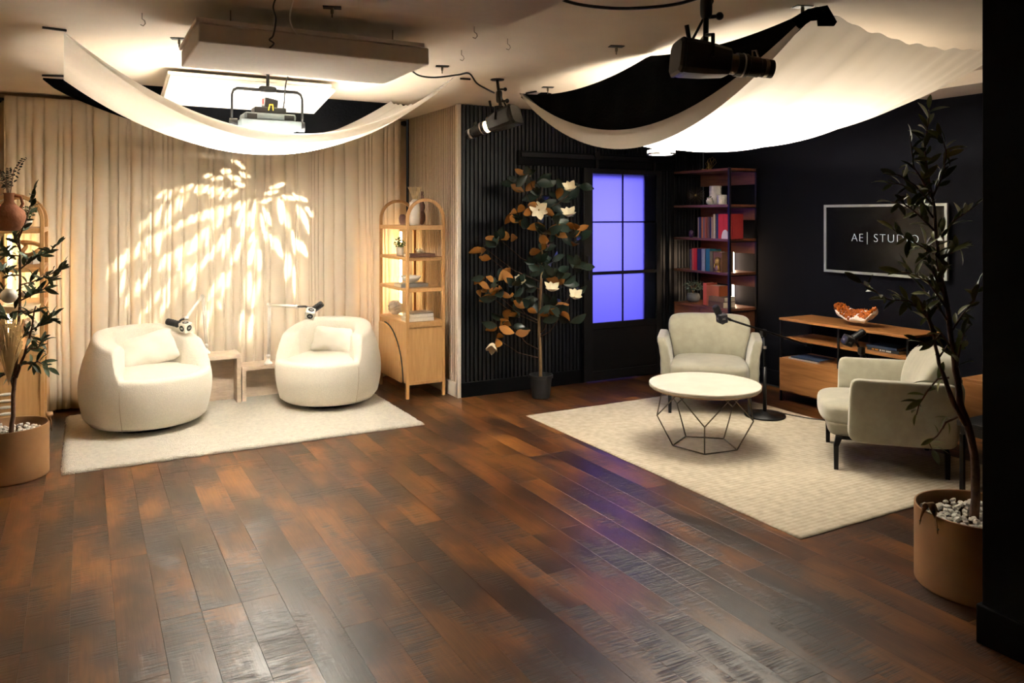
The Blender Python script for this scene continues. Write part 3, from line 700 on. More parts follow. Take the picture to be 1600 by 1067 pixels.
# --- left arched bookcase (x from -.61 to -.24)
LX = -.36
j = thing('terracotta_jug', 'round terracotta jug with handle on top of left arched bookcase', 'jug', (PX(14, 300, LX).x, PX(14, 300, LX).y, Z1))
G().lathe([(.045, 0), (.070, .03), (.083, .075), (.075, .11), (.04, .14), (.024, .16), (.024, .20), (.03, .21), (.022, .21), (.018, .15)], 26).obj('jug_body', TERRA, j, smooth=True)
G().tube([(.026, 0, .195), (.055, 0, .19), (.065, 0, .15), (.05, 0, .118)], .008, 8).obj('handle', TERRA, j, smooth=True)
eu = thing('eucalyptus_sprigs', 'dark eucalyptus sprigs rising from the terracotta jug', 'foliage', (j.location.x, j.location.y, Z1+.16))
lf = G().lathe([(.001, 0), (.011, .001), (.009, .003), (.001, .003)], 8).mesh('leaf', mat('dark_eucalyptus', (.018, .028, .024), .5, var=.3))
for (px_, py_) in ((38, 247), (2, 268), (14, 262), (-8, 262)):
    tp = PT(px_, py_, 5.95)-eu.location; pts = [Vector((0, 0, 0)), Vector((tp.x*.25, tp.y*.25, tp.z*.55)), tp]
    G().tube(pts, [.003, .0025, .0015], 5).obj('stem', BARK, eu)
    for k in range(18):
        t = .3+.7*k/17; p = pts[0]*(1-t)**2+pts[1]*2*t*(1-t)+pts[2]*t*t
        s = 1 if k % 2 else -1
        inst('leaf', lf, eu, p+Vector((s*.011, 0, 0)), (random.uniform(-.8, .8), random.uniform(-.8, .8), 0), 1.25-.5*t)
bushy((PX(43, 300, LX).x, PX(43, 300, LX).y, Z1), [(.015, 0), (.015, .012), (.03, .02), (.034, .06), (.028, .06)], CERAM, 'leafy sprigs in a small white footed pot on left arched bookcase', .062, .075, 80, LEAFG, .026)
g = G(); pts = [(.06*math.cos(a)+.03*math.cos(2*a), .022*math.sin(3*a), .065+.05*math.sin(a)) for a in [2*PI*i/24 for i in range(25)]]
g.tube(pts, .016, 10, cap=False)
lp = PX(45, 300, LX)
tag(g.obj('wooden_knot', OAKX, loc=(lp.x, lp.y, Z2+.052), smooth=True, rot=(0, 0, -YAW)), 'pale wooden knot sculpture on a white box, left arched bookcase', 'ornament')
tag(G().box((0, 0, .0265), (.12, .09, .052)).obj('white_box', CERAM, loc=(lp.x, lp.y, Z2), bevel=.002, rot=(0, 0, -YAW)), 'small white box under the wooden knot', 'box')
for k, (px_, y_, r_, l_) in enumerate(((50, 448, .040, 'upper speckled white ball in the basket'), (40, 460, .030, 'smaller white ball at the basket front'), (14, 462, .042, 'white ball at the left of the basket'))):
    p = PX(px_, y_, LX); g = G().ball((0, 0, 0), r_, 14); tag(g.obj('ball', CERAM, loc=p, smooth=True), l_+' on left arched bookcase', 'ball')
pb = PX(32, 470, LX); tag(G().lathe([(.07, 0), (.10, .02), (.115, .055), (.11, .055), (.09, .02), (.02, .008)], 24).obj('basket', PAMPAS, loc=(pb.x, pb.y, Z3), smooth=True), 'shallow woven basket holding the white balls', 'basket')
p = PX(46, 530, LX); g = G().ball((0, 0, .075), .085, 12, (.7, .7, .9), .14); tag(g.obj('rock', SHELL, loc=(p.x, p.y, Z4)), 'white and grey mineral rock on left arched cabinet top', 'rock')
g = G(); rnd = random.Random(8)
for k in range(160):
    a = rnd.uniform(0, 2*PI); h = rnd.uniform(.18, .36); q = rnd.uniform(.02, .08); g.tube([(0, 0, 0), (q*.5*math.cos(a), q*.5*math.sin(a), h*.6), (q*math.cos(a), q*math.sin(a), h)], [.0012, .001, .004], 4)
p = PX(14, 530, LX); tag(g.obj('dried_grass', PAMPAS, loc=(p.x, p.y, Z4), kind=None), 'feathery dried grass bunch in front of the left light tube', 'dried grass')
# ribbed floor vase at the left edge
pv = PZ(10, 697, 0)
fv = thing('floor_vase', 'tall white ribbed floor vase between left olive tree and bookcase', 'vase', (pv.x, pv.y+.12, 0))
prof = [(.10, 0), (.15, .03), (.175, .06), (.165, .10)]
for i in range(6): z = .12+i*.045; prof += [(.135, z), (.152, z+.014), (.152, z+.026), (.135, z+.040)]
prof += [(.12, .40), (.13, .46), (.125, .50), (.11, .50), (.10, .40)]
G().lathe(prof, 40).obj('vase_body', CERAM, fv, smooth=True)
for s in (-1, 1): G().tube([(s*.16, 0, .05), (s*.20, 0, .07), (s*.195, 0, .11), (s*.155, 0, .11)], .012, 8).obj('handle', CERAM, fv, smooth=True)
g = G(); rnd = random.Random(9)
for k in range(14):
    a = rnd.uniform(0, 2*PI); x1, y1, z1 = .13*math.cos(a), .13*math.sin(a), rnd.uniform(.58, .72)
    g.tube([(0, 0, .42), (x1*.4, y1*.4, .52), (x1, y1, z1)], .002, 5)
    for q in range(10):
        t = q/10; c = Vector((x1*t, y1*t, .5+(z1-.5)*t)); l = .03; b = rnd.uniform(0, 6.3); g.add([c, c+Vector((l*math.cos(b), l*math.sin(b), .012)), c+Vector((l*.5*math.cos(b+.5), l*.5*math.sin(b+.5), .016))], [(0, 1, 2)])
tag(g.obj('dark_sprigs', mat('dusty_sprig', (.05, .055, .045), .7, var=.3), loc=fv.location), 'thin dusty dark sprigs standing in the ribbed floor vase', 'foliage')

# ================================================================== BLACK SIDE: WALNUT BOOKSHELF
BX0, BX1, BY0, BY1 = 5.288, 5.66, 5.37, 6.17
bs = thing('walnut_bookshelf', 'tall black framed walnut bookshelf in the dark corner by the television wall', 'bookshelf', (BX0, BY0, 0))
k = .022; W_, D_ = BY1-BY0, BX1-BX0
for a, b in ((0, 0), (D_-k, 0), (0, W_-k), (D_-k, W_-k)): G().lo_hi((a, b, 0), (a+k, b+k, 2.06)).obj('post', BLACKM, bs, bevel=.001)
SZ = [2.055, 1.712, 1.388, 1.068, .73]
for z in SZ:
    G().lo_hi((.001, .006, z-.022), (D_-.001, W_-.006, z)).obj('shelf', WALNUT, bs, bevel=.001)
    for y in (k/2, W_-k/2): G().lo_hi((k, y-.006, z-.034), (D_-k, y+.006, z-.022)).obj('cross_bar', BLACKM, bs)
for z in SZ[:4]: G().lo_hi((D_-.014, k, z-.022-.125), (D_-.004, W_-k, z-.022)).obj('back_rail', WALNUT, bs)
G().lo_hi((.004, k, .10), (D_-.004, W_-k, .705)).obj('cabinet', WALNUT, bs)
for y in (.03, W_/2+.004): 
    d = G().lo_hi((-.008, y, .115), (.006, y+W_/2-.04, .695)).obj('door', WALNUT, bs, bevel=.002)
    G().tube([(-.02, y+.03, .48), (-.02, y+.03, .58)], .005, 6).obj('handle', BLACKM, d)
def bsh(px, z, X=5.42): p = PX(px, 300, X); return Vector((X, p.y, z))
# urchin, pots
p = bsh(1087, SZ[1]); ur = thing('wire_urchin', 'spiky bronze sea urchin ball on the upper walnut shelf', 'ornament', (p.x, p.y, SZ[1]+.10))
g = G(); rnd = random.Random(2)
for i in range(130):
    z = 1-2*(i+.5)/130; a = i*2.39996; r_ = math.sqrt(1-z*z); q = rnd.uniform(.085, .1); g.tube([(0, 0, 0), (r_*math.cos(a)*q, r_*math.sin(a)*q, z*q)], [.0022, .0012], 4)
g.obj('spines', mat('dark_bronze', (.09, .07, .05), .45, metal=.8), ur)['kind'] = 'stuff'
G().ball((0, 0, 0), .018, 10).obj('core', GOLD, ur, smooth=True)
def cyl(r, h): return [(r*.92, 0), (r, .006), (r, h-.006), (r*.94, h), (r*.85, h), (r*.85, h-.02)]
TEX = mat('embossed_white_ceramic', (.66, .62, .56), .55, var=.1, nscale=40, bump=.8, bscale=70)
vase(cyl(.060, .19), TEX, bsh(1118, SZ[1], 5.50), 'taller embossed white canister on the upper walnut shelf', 'canister', name='canister')
vase(cyl(.047, .095), TEX, bsh(1128, SZ[1], 5.38), 'short embossed white canister at the shelf edge', 'canister', name='canister')
p = bsh(1109, SZ[1], 5.36); fp = thing('face_pot', 'tiny white face shaped pot with a succulent', 'plant pot', p)
g = G(); g.ball((0, 0, .033), .034, 12, (1, 1, 1)); g.ball((-.033, 0, .033), .006, 6); g.ball((-.03, .012, .043), .005, 6); g.ball((-.03, -.012, .043), .005, 6); g.tube([(-.031, -.012, .018), (-.034, 0, .016), (-.031, .012, .018)], .003, 6)
g.lathe([(.026, .055), (.028, .07), (.022, .07)], 16); g.obj('pot', TEX, fp, smooth=True)
g = G()
for i in range(14): a = i*2.4; q = .018; g.tube([(0, 0, .062), (q*math.cos(a), q*math.sin(a), .078+.004*(i % 3))], [.005, .001], 5)
g.obj('succulent', LEAFG, fp)
# books: (px left edge, px width, height, colour name)
cols = {'tan': (.30, .20, .11), 'navy': (.012, .02, .06), 'orange': (.42, .13, .03), 'brown': (.13, .06, .03), 'cream': (.52, .44, .30), 'red': (.50, .02, .015), 'crimson': (.28, .02, .02),
        'grey': (.12, .11, .11), 'coral': (.50, .08, .05), 'teal': (.01, .12, .18), 'olive': (.15, .12, .05), 'slate': (.20, .22, .26), 'rust': (.35, .09, .03)}
bm = {k_: bookc('spine_'+k_, v) for k_, v in cols.items()}
def row(items, z, x, words):
    for i, (px_, wpx, hh, cn, lab) in enumerate(items):
        a = PX(px_, 300, x-.0); b = PX(px_+wpx, 300, x); wid = abs(a.y-b.y)
        book(Vector((x+.075, (a.y+b.y)/2, z)), (max(.008, wid-.0015), .15*random.uniform(.9, 1.05), hh), -PI/2, bm[cn], lab, flat=False, group=words)
row([(1089.5, 2.5, .20, 'tan', 'thin tan book, first at the left of the upper row'), (1092, 3, .205, 'navy', 'slim navy book beside the thin tan one, upper row'), (1095, 3.5, .205, 'orange', 'pale orange book between navy ones, upper row'),
     (1098.5, 2.5, .20, 'grey', 'thin grey book left of rust spine, upper row'), (1101, 3.5, .205, 'rust', 'rust coloured book in the upper row middle'), (1104.5, 4, .205, 'brown', 'brown book right of the rust one, upper row'),
     (1108.5, 3, .20, 'navy', 'navy book with pale band in the upper row middle'), (1111.5, 3, .205, 'tan', 'tan book left of the tall cream book'), (1114.5, 3, .235, 'cream', 'tall cream book in the upper row'),
     (1117.5, 4, .235, 'navy', 'tall navy book between cream and red spines'), (1121.5, 8, .235, 'red', 'thick bright red book in the upper row'), (1129.5, 8, .235, 'red', 'second thick red book next to the marble bookend'), (1137.5, 6, .235, 'crimson', 'dark crimson book at the right end behind the post')], SZ[2], 5.30, 'books on the third walnut shelf')
row([(1078, 3, .205, 'grey', 'thin grey book, first at the left of the lower row'), (1081, 3.5, .215, 'coral', 'coral pink book in the lower row'), (1084.5, 5, .215, 'red', 'red book with dark band in the lower row'), (1089.5, 6.5, .215, 'navy', 'dark navy book in the lower row'),
     (1096, 6, .215, 'slate', 'slate grey book with blue patch in the lower row'), (1102, 7, .215, 'teal', 'teal book in the lower row middle'), (1109, 5, .195, 'olive', 'olive book left of gold bookend'), (1114, 14, .19, 'brown', 'wide dark brown book behind the gold bookend')], SZ[3], 5.30, 'books on the fourth walnut shelf')
row([(1097.5, 6, .215, 'coral', 'upright coral book beside the grey potted plant'), (1103.5, 20, .20, 'rust', 'wide rust book standing behind the stacked old volumes')], SZ[4], 5.34, 'upright books on the cabinet top')
b_ = bsh(1128, SZ[4], 5.38)
book(b_, (.20, .16, .055), -PI/2, bookc('oldbrown', (.10, .05, .025)), 'lower thick brown volume lying on the walnut cabinet top')
book(b_+Vector((0, 0, .056)), (.20, .15, .045), -PI/2+.06, bookc('oldtan', (.16, .09, .04)), 'upper old brown volume with tan spine on the stack')
g = G(); n = 16; prof = [(.045*math.cos(PI*i/n), .085*math.sin(PI*i/n)+.0) for i in range(n+1)]; vs = [(-.02, a, b) for a, b in prof]+[(.02, a, b) for a, b in prof]; m_ = n+1
g.add(vs, [tuple(range(m_))[::-1], tuple(range(m_, 2*m_))]+[(i, (i+1) % m_, (i+1) % m_+m_, i+m_) for i in range(m_)])
tag(g.obj('marble_bookend', MARBLE, loc=bsh(1135, SZ[2], 5.285+.03)), 'small white marble arch bookend against the red books', 'bookend')
p = bsh(1121, SZ[3], 5.272+.02); be = thing('gold_bookend', 'shiny gold hand shaped bookend before the brown book', 'bookend', p)
g = G(); g.box((0, 0, .004), (.03, .07, .008)); g.puff((.028, .05, .06), c=(0, 0, .04), n=3, seg=8); g.obj('palm', GOLD, be, smooth=True)
for q in range(4): G().tube([(0, -.02+.013*q, .06), (-.006, -.022+.014*q, .10), (0, -.023+.015*q, .15-.008*abs(q-1.5))], [.007, .0065, .004], 8).obj('finger', GOLD, be, smooth=True)
G().tube([(0, .022, .03), (-.005, .036, .05), (-.005, .034, .08)], [.008, .007, .004], 8).obj('thumb', GOLD, be, smooth=True)
g = G().ball((0, 0, .036), .034, 8, (.7, .8, 1.15), .1); tag(g.obj('amethyst', mat('amethyst_crystal', (.10, .05, .11), .25, var=.6, nscale=25, bump=.6), loc=bsh(1080, SZ[2], 5.36)), 'small purple amethyst chunk left of the upper book row', 'crystal')
bushy(bsh(1083, SZ[4], 5.44), [(.045, 0), (.065, .02), (.07, .05), (.06, .085), (.052, .09), (.045, .07)], GREYC, 'grey green eucalyptus plant in a dark grey pot on walnut cabinet', .10, .10, 90, mat('grey_green_leaf', (.10, .15, .11), .55, var=.3), .034, spread=(1, 1.1, .6))
# gold dragonfly on top
p = bsh(1108, SZ[0], 5.42); df = thing('gold_branch_ornament', 'thin gold wire ornament on top of the walnut bookshelf', 'ornament', p)
g = G(); g.tube([(0, .09, .008), (0, .04, .012), (0, .03, .03), (0, .0, .012), (0, -.03, .008)], .006, 6); g.ball((0, .09, .012), .010, 8); g.obj('body', GOLD, df, smooth=True)
for (a, b) in ((.02, .10), (-.02, .11), (-.05, .09), (.05, .07)): 
    g = G(); g.tube([(0, .01, .012), (0, a, b), (0, a-.03, b+.02), (0, a-.05, b-.02), (0, -.02, .01)], .0014, 5); g.obj('wing', GOLD, df)

# ================================================================== CONSOLE, TV
CX0, CX1, CY0, CY1 = 5.30, 5.71, 3.58, 4.79
co = thing('media_console', 'long acacia media console with black legs and open shelves beneath the television', 'console', (CX0, CY0, 0))
W_, D_ = CY1-CY0, CX1-CX0; k = .014
G().lo_hi((0, 0, .70), (D_, W_, .72)).obj('top', ACACIA, co, bevel=.002)
G().lo_hi((.03, .02, .535), (D_-.01, W_-.03, .553)).obj('shelf', ACACIA, co, bevel=.001)
dw = G().lo_hi((.0, W_-.62, .09), (D_-.01, W_-.004, .375)).obj('cabinet_box', ACACIA, co, bevel=.002)
G().lo_hi((-.006, W_-.605, .10), (.0, W_-.02, .365)).obj('drawer', ACACIA, dw, bevel=.001)
G().lo_hi((.0, .004, .09), (D_-.01, W_-.63, .11)).obj('lower_shelf', ACACIA, co)
for a in (.004, D_-k-.004):
    for b in (.004, W_/2, W_-k-.004): G().lo_hi((a, b, 0), (a+k, b+k, .70)).obj('leg', BLACKM, co)
co2 = thing('low_cabinet', 'low acacia cabinet at right edge behind the olive tree and armchair', 'cabinet', (5.30, 2.28, 0))
G().lo_hi((0, 0, .19), (.41, .90, .475)).obj('cabinet_box', ACACIA, co2, bevel=.002)
G().lo_hi((-.003, -.003, .475), (.413, .903, .49)).obj('top', ACACIA, co2, bevel=.001)
G().lo_hi((-.006, .015, .2), (0, .885, .465)).obj('drawer', ACACIA, co2, bevel=.001)
for a in (.01, .38):
    for b in (.01, .87): G().lo_hi((a, b, 0), (a+.02, b+.02, .19)).obj('leg', BLACKM, co2)
# citrine geode
p = PX(1343, 500, 5.48); ge = thing('citrine_geode', 'boat shaped orange citrine geode with white rind on the console', 'crystal', (5.48, p.y, .722), -PI/2); ge.rotation_euler = (math.radians(24), 0, -PI/2); ge.location.z = .748; ge.scale = (1.2, 1.2, 1.15)
def gdf(x, y, z):
    e = (x/.17)**2; return (x, y, z*.8+.055*e+.006*math.sin(x*60)+.006*math.sin(y*80+x*30)) if z < 0 else (x, y, z*.25+.06*e+.012*math.sin(x*45+1))
g = G(); g.puff((.32, .13, .10), c=(0, 0, .05), n=2.2, seg=14, deform=gdf); g.obj('rind', QUARTZ, ge, smooth=True)
rnd = random.Random(4)
cm = G().tube([(0, 0, 0), (0, 0, .012), (0, 0, .021)], [.009, .0085, .0005], 6).mesh('crystal', AGATE)
for i in range(290):
    x = rnd.uniform(-.15, .15); y = rnd.uniform(-1, 1)*.056*math.sqrt(max(0, 1-(x/.155)**2)); z = .05+.06*(x/.17)**2+.014+.012*math.sin(x*45+1)-.016*(abs(y)/.056)**2
    inst('crystal', cm, ge, (x, y, z-.006), (rnd.uniform(-.7, .3)+y*-6, rnd.uniform(-.5, .5), 0), rnd.uniform(.7, 1.35))
# books on the console
def cb(px_, z, x, d, m, lab, rz=-PI/2): p = PX(px_, 500, x); return book((x, p.y, z), d, rz, m, lab)
sh_b = cb(1392, .553, 5.50, (.27, .2, .022), bookc('black', (.02, .02, .022)), 'black book with pale lettering at the bottom of the console shelf stack')
cb(1388, .5755, 5.50, (.25, .19, .018), bookc('blue', (.03, .06, .12)), 'slate blue book lying on the black one, console shelf', -PI/2+.06)
cb(1268, .375, 5.44, (.30, .22, .012), WB, 'pale thin book at the bottom of the pair on the drawer box')
cb(1270, .388, 5.44, (.28, .21, .010), bookc('blue', (.03, .06, .12)), 'blue thin book on the pale one on the drawer box', -PI/2+.05)
OI, WI = mat('orange_ink', (.8, .35, .02), .5), mat('white_ink', (.7, .7, .68), .5)
for x0_, x1_, m_ in ((-.095, -.072, OI), (-.066, -.036, OI), (-.026, -.014, WI), (-.008, .022, WI), (.028, .072, WI)):      # words too small to read
    n_ = max(2, int((x1_-x0_)/.008)); g = G()
    for q in range(n_): xx = x0_+(x1_-x0_)*(q+.5)/n_; g.box((xx, -.1003, .011), (.0055, .0012, .011))
    g.obj('spine_lettering', m_, sh_b)
# television
TY0, TY1, TZ0, TZ1, TX = 3.53, 4.64, 1.115, 1.70, 5.70
tv = thing('television', 'wall mounted television with silver grey frame showing the studio name', 'television', (TX, (TY0+TY1)/2, (TZ0+TZ1)/2))
w2, h2 = (TY1-TY0)/2, (TZ1-TZ0)/2
G().box((.022, 0, 0), (.03, 2*w2-.02, 2*h2-.02)).obj('housing', BLACKP, tv, bevel=.004)
FR = mat('silver_grey_frame', (.34, .37, .36), .35, metal=.3, var=.04); g = G(); k = .021
g.lo_hi((-.012, -w2, -h2), (.01, w2, -h2+k)); g.lo_hi((-.012, -w2, h2-k), (.01, w2, h2)); g.lo_hi((-.012, -w2, -h2+k), (.01, -w2+k, h2-k)); g.lo_hi((-.012, w2-k, -h2+k), (.01, w2, h2-k))
g.obj('frame', FR, tv)
sc_ = G().lo_hi((-.002, -w2+k, -h2+k), (.006, w2-k, h2-k)).obj('screen', mat('black_screen_glass', (.004, .004, .005), .14, spec=.3), tv)
INK = mat('lit_lettering', (.5, .55, .6), .5, emit=(.62, .70, .78), estr=.42)
Mt = lambda y, z: Matrix.Translation((-.0035, y, z)) @ Euler((PI/2, 0, -PI/2)).to_matrix().to_4x4()
yc = lambda px_: PX(px_, 370, TX).y-tv.location.y
zc = PX(1385, 373, TX).z-tv.location.z
text('AE', .098, INK, sc_, Mt(yc(1340), zc), spacing=1.12, off=-.0029)
text('STUDIO', .098, INK, sc_, Mt(yc(1400), zc), spacing=1.2, off=-.0029)
G().lo_hi((-.0045, yc(1355.5)-.0015, zc-.05), (-.003, yc(1355.5)+.0015, zc+.05)).obj('divider_line', INK, sc_)
g = G().box((.037, 0, 0), (.02, .3, .2)).obj('wall_bracket', BLACKM, tv)

# ================================================================== COFFEE TABLE
ct = thing('coffee_table', 'round pale marble coffee table on geometric wire base', 'coffee table', (3.775, 4.07, .010))
G().lathe([(.372, .408), (.379, .412), (.381, .428), (.377, .434), (.3, .4345), (.001, .4345)], 72).obj('tabletop', MARBLE, ct, smooth=False)
G().lathe([(.001, .4), (.368, .4), (.378, .409), (.378, .41)], 72).obj('wooden_edge', wood_mat('birch_edge', (.4, .26, .13), (.5, .34, .18)), ct)
a0 = math.atan2(-F[1], -F[0])
def an(deg, r, z): a = a0+math.radians(deg); return Vector((r*math.cos(a), r*math.sin(a), z))
st = -14
bot = [an(st+72*i, .225, .006) for i in range(5)]; mid = [an(st+72*i, .335, .215) for i in range(5)]; tp_ = [an(st+36+72*i, .30, .400) for i in range(5)]
for i in range(5):
    for a, b in ((bot[i], bot[(i+1) % 5]), (bot[i], mid[i]), (mid[i], tp_[i]), (mid[i], tp_[i-1])):
        G().tube([a, b], .0045, 8).obj('wire_strut', BRONZE, ct, smooth=True)

# ================================================================== SAGE ARMCHAIRS
def armchair(loc, rz, label):
    root = thing('sage_armchair', label, 'armchair', loc, rz, 'sage grey armchairs')
    def back(x, y, z):
        t = (z+.205)/.41; w_ = 1-.15*(1-t)**1.2; y2 = y*math.sqrt(max(.06, 1-(z/.205)**2*.92))
        return (x*w_*(1+.02*math.sin(z*20)), y2+.10*t+(.05*(x/.35)**2*-1)*.6, z+.012*math.cos(x*4)*t)
    G().puff((.735, .235, .41), c=(0, .25, .53), n=8, seg=16, deform=back).obj('back_cushion', SAGE, root, smooth=True)
    def seat(x, y, z):
        f = 1-.06*max(0, (y+.1))/.3; return (x*f, y-.02*(1-(x/.33)**2)*(1 if y < 0 else 0), z+.012*(1-(x/.33)**2)*(1-(y/.36)**2)*(1 if z > 0 else 0))
    G().puff((.66, .68, .15), c=(0, -.055, .335), n=5, seg=14, deform=seat).obj('seat_cushion', SAGE, root, smooth=True)
    def base(x, y, z): return (x*(1-.10*(1-(z+.05)/.10)), y*(1-.06*(1-(z+.05)/.10)), z)
    G().puff((.64, .66, .10), c=(0, -.05, .245), n=9, seg=10, deform=base).obj('seat_base', SAGE, root, smooth=True)
    for s in (-1, 1):
        def arm(x, y, z, s=s):
            t = (z+.20)/.40; fl = .035*max(0, t-.55)**1.5*3
            front = max(0, (-y-.22)/.13)
            wr = .004*math.sin(z*70)*max(0, front)
            return (x*(1.05-.25*t)+s*(fl+.02*t)+wr, y+.015*t, z+.02*front*t)
        G().puff((.10, .63, .40), c=(s*.358, .055, .395), n=9, seg=16, deform=arm).obj('armrest', SAGE, root, smooth=True)
    g = G(); g.puff((.69, .09, .38), c=(0, .345, .385), n=7, seg=10, deform=lambda x, y, z: (x, y+.05*(z+.19)/.38, z)); g.obj('back_shell', SAGE, root, smooth=True)
    G().box((0, 0, .192), (.58, .60, .02)).obj('under_frame', BLACKM, root)
    for sx in (-1, 1):
        for sy in (-1, 1):
            g = G(); X0, Y0 = sx*.325, sy*.325
            g.add([(X0-.013, Y0-.013, 0), (X0+.013, Y0-.013, 0), (X0+.013, Y0+.013, 0), (X0-.013, Y0+.013, 0),
                   (X0-.015, Y0-.015, .15), (X0+.015, Y0-.015, .15), (X0+.015, Y0+.015, .15), (X0-.015, Y0+.015, .15),
                   (X0-.02-sx*.03, Y0-.02-sy*.02, .205), (X0+.02-sx*.02, Y0-.02-sy*.02, .205), (X0+.02-sx*.02, Y0+.02-sy*.02, .205), (X0-.02-sx*.03, Y0+.02-sy*.02, .205)],
                  [(0, 3, 2, 1)]+[(i, (i+1) % 4, 4+(i+1) % 4, 4+i) for i in range(4)]+[(4+i, 4+(i+1) % 4, 8+(i+1) % 4, 8+i) for i in range(4)]+[(8, 9, 10, 11)])
            g.obj('leg', BLACKM, root)
    root.scale = (.95, .96, .99); return root
rzA = math.atan2(-.73, -.68)+PI/2     # local front is -Y
rzB = math.atan2(.73, -.69)+PI/2
A_ = armchair((4.60, 4.905, .010), rzA, 'sage grey armchair facing the camera behind the round coffee table')
dup(A_, (4.585, 3.275, .010), rzB, 'sage grey armchair seen from its side, behind the right olive tree')

# ================================================================== FLOOR MIC STANDS
def floor_mic(base, top, a, b, hd, mdir, cpos, crot, label):
    root = thing('floor_microphone_stand', label, 'microphone stand', base)
    B = Vector(base); top, a, b, hd, cpos = [Vector(q)-B for q in (top, a, b, hd, cpos)]
    G().lathe([(.155, 0), (.16, .006), (.158, .016), (.03, .026), (.018, .04)], 40).obj('round_base', BLACKM, root, smooth=True)
    g = G(); g.tube([(0, 0, .02), (0, 0, top.z*.6)], .0145, 12); g.tube([(0, 0, top.z*.6), top], .010, 12); g.obj('pole', BLACKM, root, smooth=True)
    G().tube([Vector((0, 0, top.z*.82)), Vector((0, 0, top.z*.82+.02))], .015, 12).obj('collar', STEEL, root)
    g = G(); g.puff((.05, .04, .06), c=top, n=4, seg=6); g.obj('clamp', BLACKP, root, smooth=True)
    G().tube([a, b], .0085, 10).obj('boom', BLACKM, root, smooth=True)
    d = (b-a).normalized(); G().tube([b-d*.09, b], .016, 10).obj('counterweight', BLACKM, root)
    g = G(); g.tube([a, hd], .012, 8); g.tube([hd, cpos], .01, 8); g.obj('swivel_joint', BLACKP, root, smooth=True)
    mic_head(root, hd, mdir, None, BLACKP, None, None)
    mic_cube(root, cpos, crot, mat('matt_black_cube', (.012, .012, .018), .4), s=.068, disc=False, inkm=mat('pale_print', (.35, .33, .28), .5))
t0 = 6.24
bp_ = PZ(1195, 650, .010)
floor_mic((bp_.x, bp_.y, .010), PT(1193, 520, t0), PT(1142, 500, t0-.25), PT(1268, 541, t0+.33), PT(1124, 492, t0-.28), (-.35, .0, .55), PT(1128, 497, t0-.30), (.1, -.1, math.radians(-18)), 'black round base microphone stand with boom beside rear sage armchair')
t0 = 5.8
bq = PT(1346, 560, t0)
floor_mic((bq.x, bq.y, .010), PT(1346, 548, t0), PT(1338, 535, t0-.02), PT(1352, 562, t0+.1), PT(1336, 527, t0-.03), Vector(PT(1358, 515, t0))-Vector(PT(1336, 530, t0)), PT(1325, 532, t0-.04), (.35, .3, math.radians(-20)), 'black microphone stand standing between side view armchair and console')

def cable(pts, r, m, label, name='cable', cat='cable'):
    P = [Vector(p) for p in pts]; out = []
    for i in range(len(P)-1):
        p0, p1, p2, p3 = P[max(i-1, 0)], P[i], P[i+1], P[min(i+2, len(P)-1)]
        for k_ in range(8):
            t = k_/8; out.append(.5*((2*p1)+(-p0+p2)*t+(2*p0-5*p1+4*p2-p3)*t*t+(-p0+3*p1-3*p2+p3)*t**3))
    out.append(P[-1]); return tag(G().tube(out, r, 6).obj(name, m, smooth=True), label, cat)
cable([PZ(1220, 645, .015), PZ(1250, 651, .015), PZ(1285, 656, .015), PZ(1330, 660, .015), PZ(1400, 650, .015)], .0045, BLACKP, 'thin black cable running over the woven rug from the microphone base')
# small black side table beside the armchair (only its leg and top edge show)
sd = thing('black_side_table', 'narrow black legged side table between right olive tree and side view armchair', 'side table', (4.04, 2.02, 0))
G().lo_hi((-.01, -.01, .50), (.47, .43, .525)).obj('table_top', BLACKM, sd, bevel=.002)
G().lo_hi((.005, .005, .455), (.455, .415, .50)).obj('apron', BLACKM, sd)
for a in (0, .44):
    for b in (0, .40): G().lo_hi((a, b, 0), (a+.02, b+.02, .455)).obj('leg', BLACKM, sd)
G().lo_hi((.02, .005, .03), (.44, .415, .045)).obj('lower_shelf', ACACIA, sd)

# ================================================================== TREES
def leaf_mesh(l, w_, m, m2=None, curl=.12):
    g = G(); n = 5; rows = []
    for lay in ((0,) if m2 is None else (0, 1)):
        g.cur = lay; off = -.0009*lay; vs = []
        for i in range(n+1):
            t = i/n; ww = w_*math.sin(PI*min(1, t*.96+.02))**.8/2; z = curl*l*math.sin(t*2)*.5-curl*l*t*t*.9+off
            vs += [(-ww, l*t, z+ww*.35), (0, l*t, z), (ww, l*t, z+ww*.35)]
        fs = []
        for i in range(n):
            for k_ in (0, 1): a = i*3+k_; q = (a, a+1, a+4, a+3); fs.append(q if lay == 0 else q[::-1])
        g.add(vs, fs)
    return g.mesh('leaf', [m] if m2 is None else [m, m2], True)
def orient(d, roll): return (d.to_track_quat('Y', 'Z') @ Euler((0, roll, 0)).to_quaternion()).to_euler()
def polyline(pts, t):
    L_ = [(b-a).length for a, b in zip(pts, pts[1:])]; s = t*sum(L_)
    for (a, b), l in zip(zip(pts, pts[1:]), L_):
        if s <= l: return a+(b-a)*(s/l), (b-a).normalized()
        s -= l
    return pts[-1], (pts[-1]-pts[-2]).normalized()
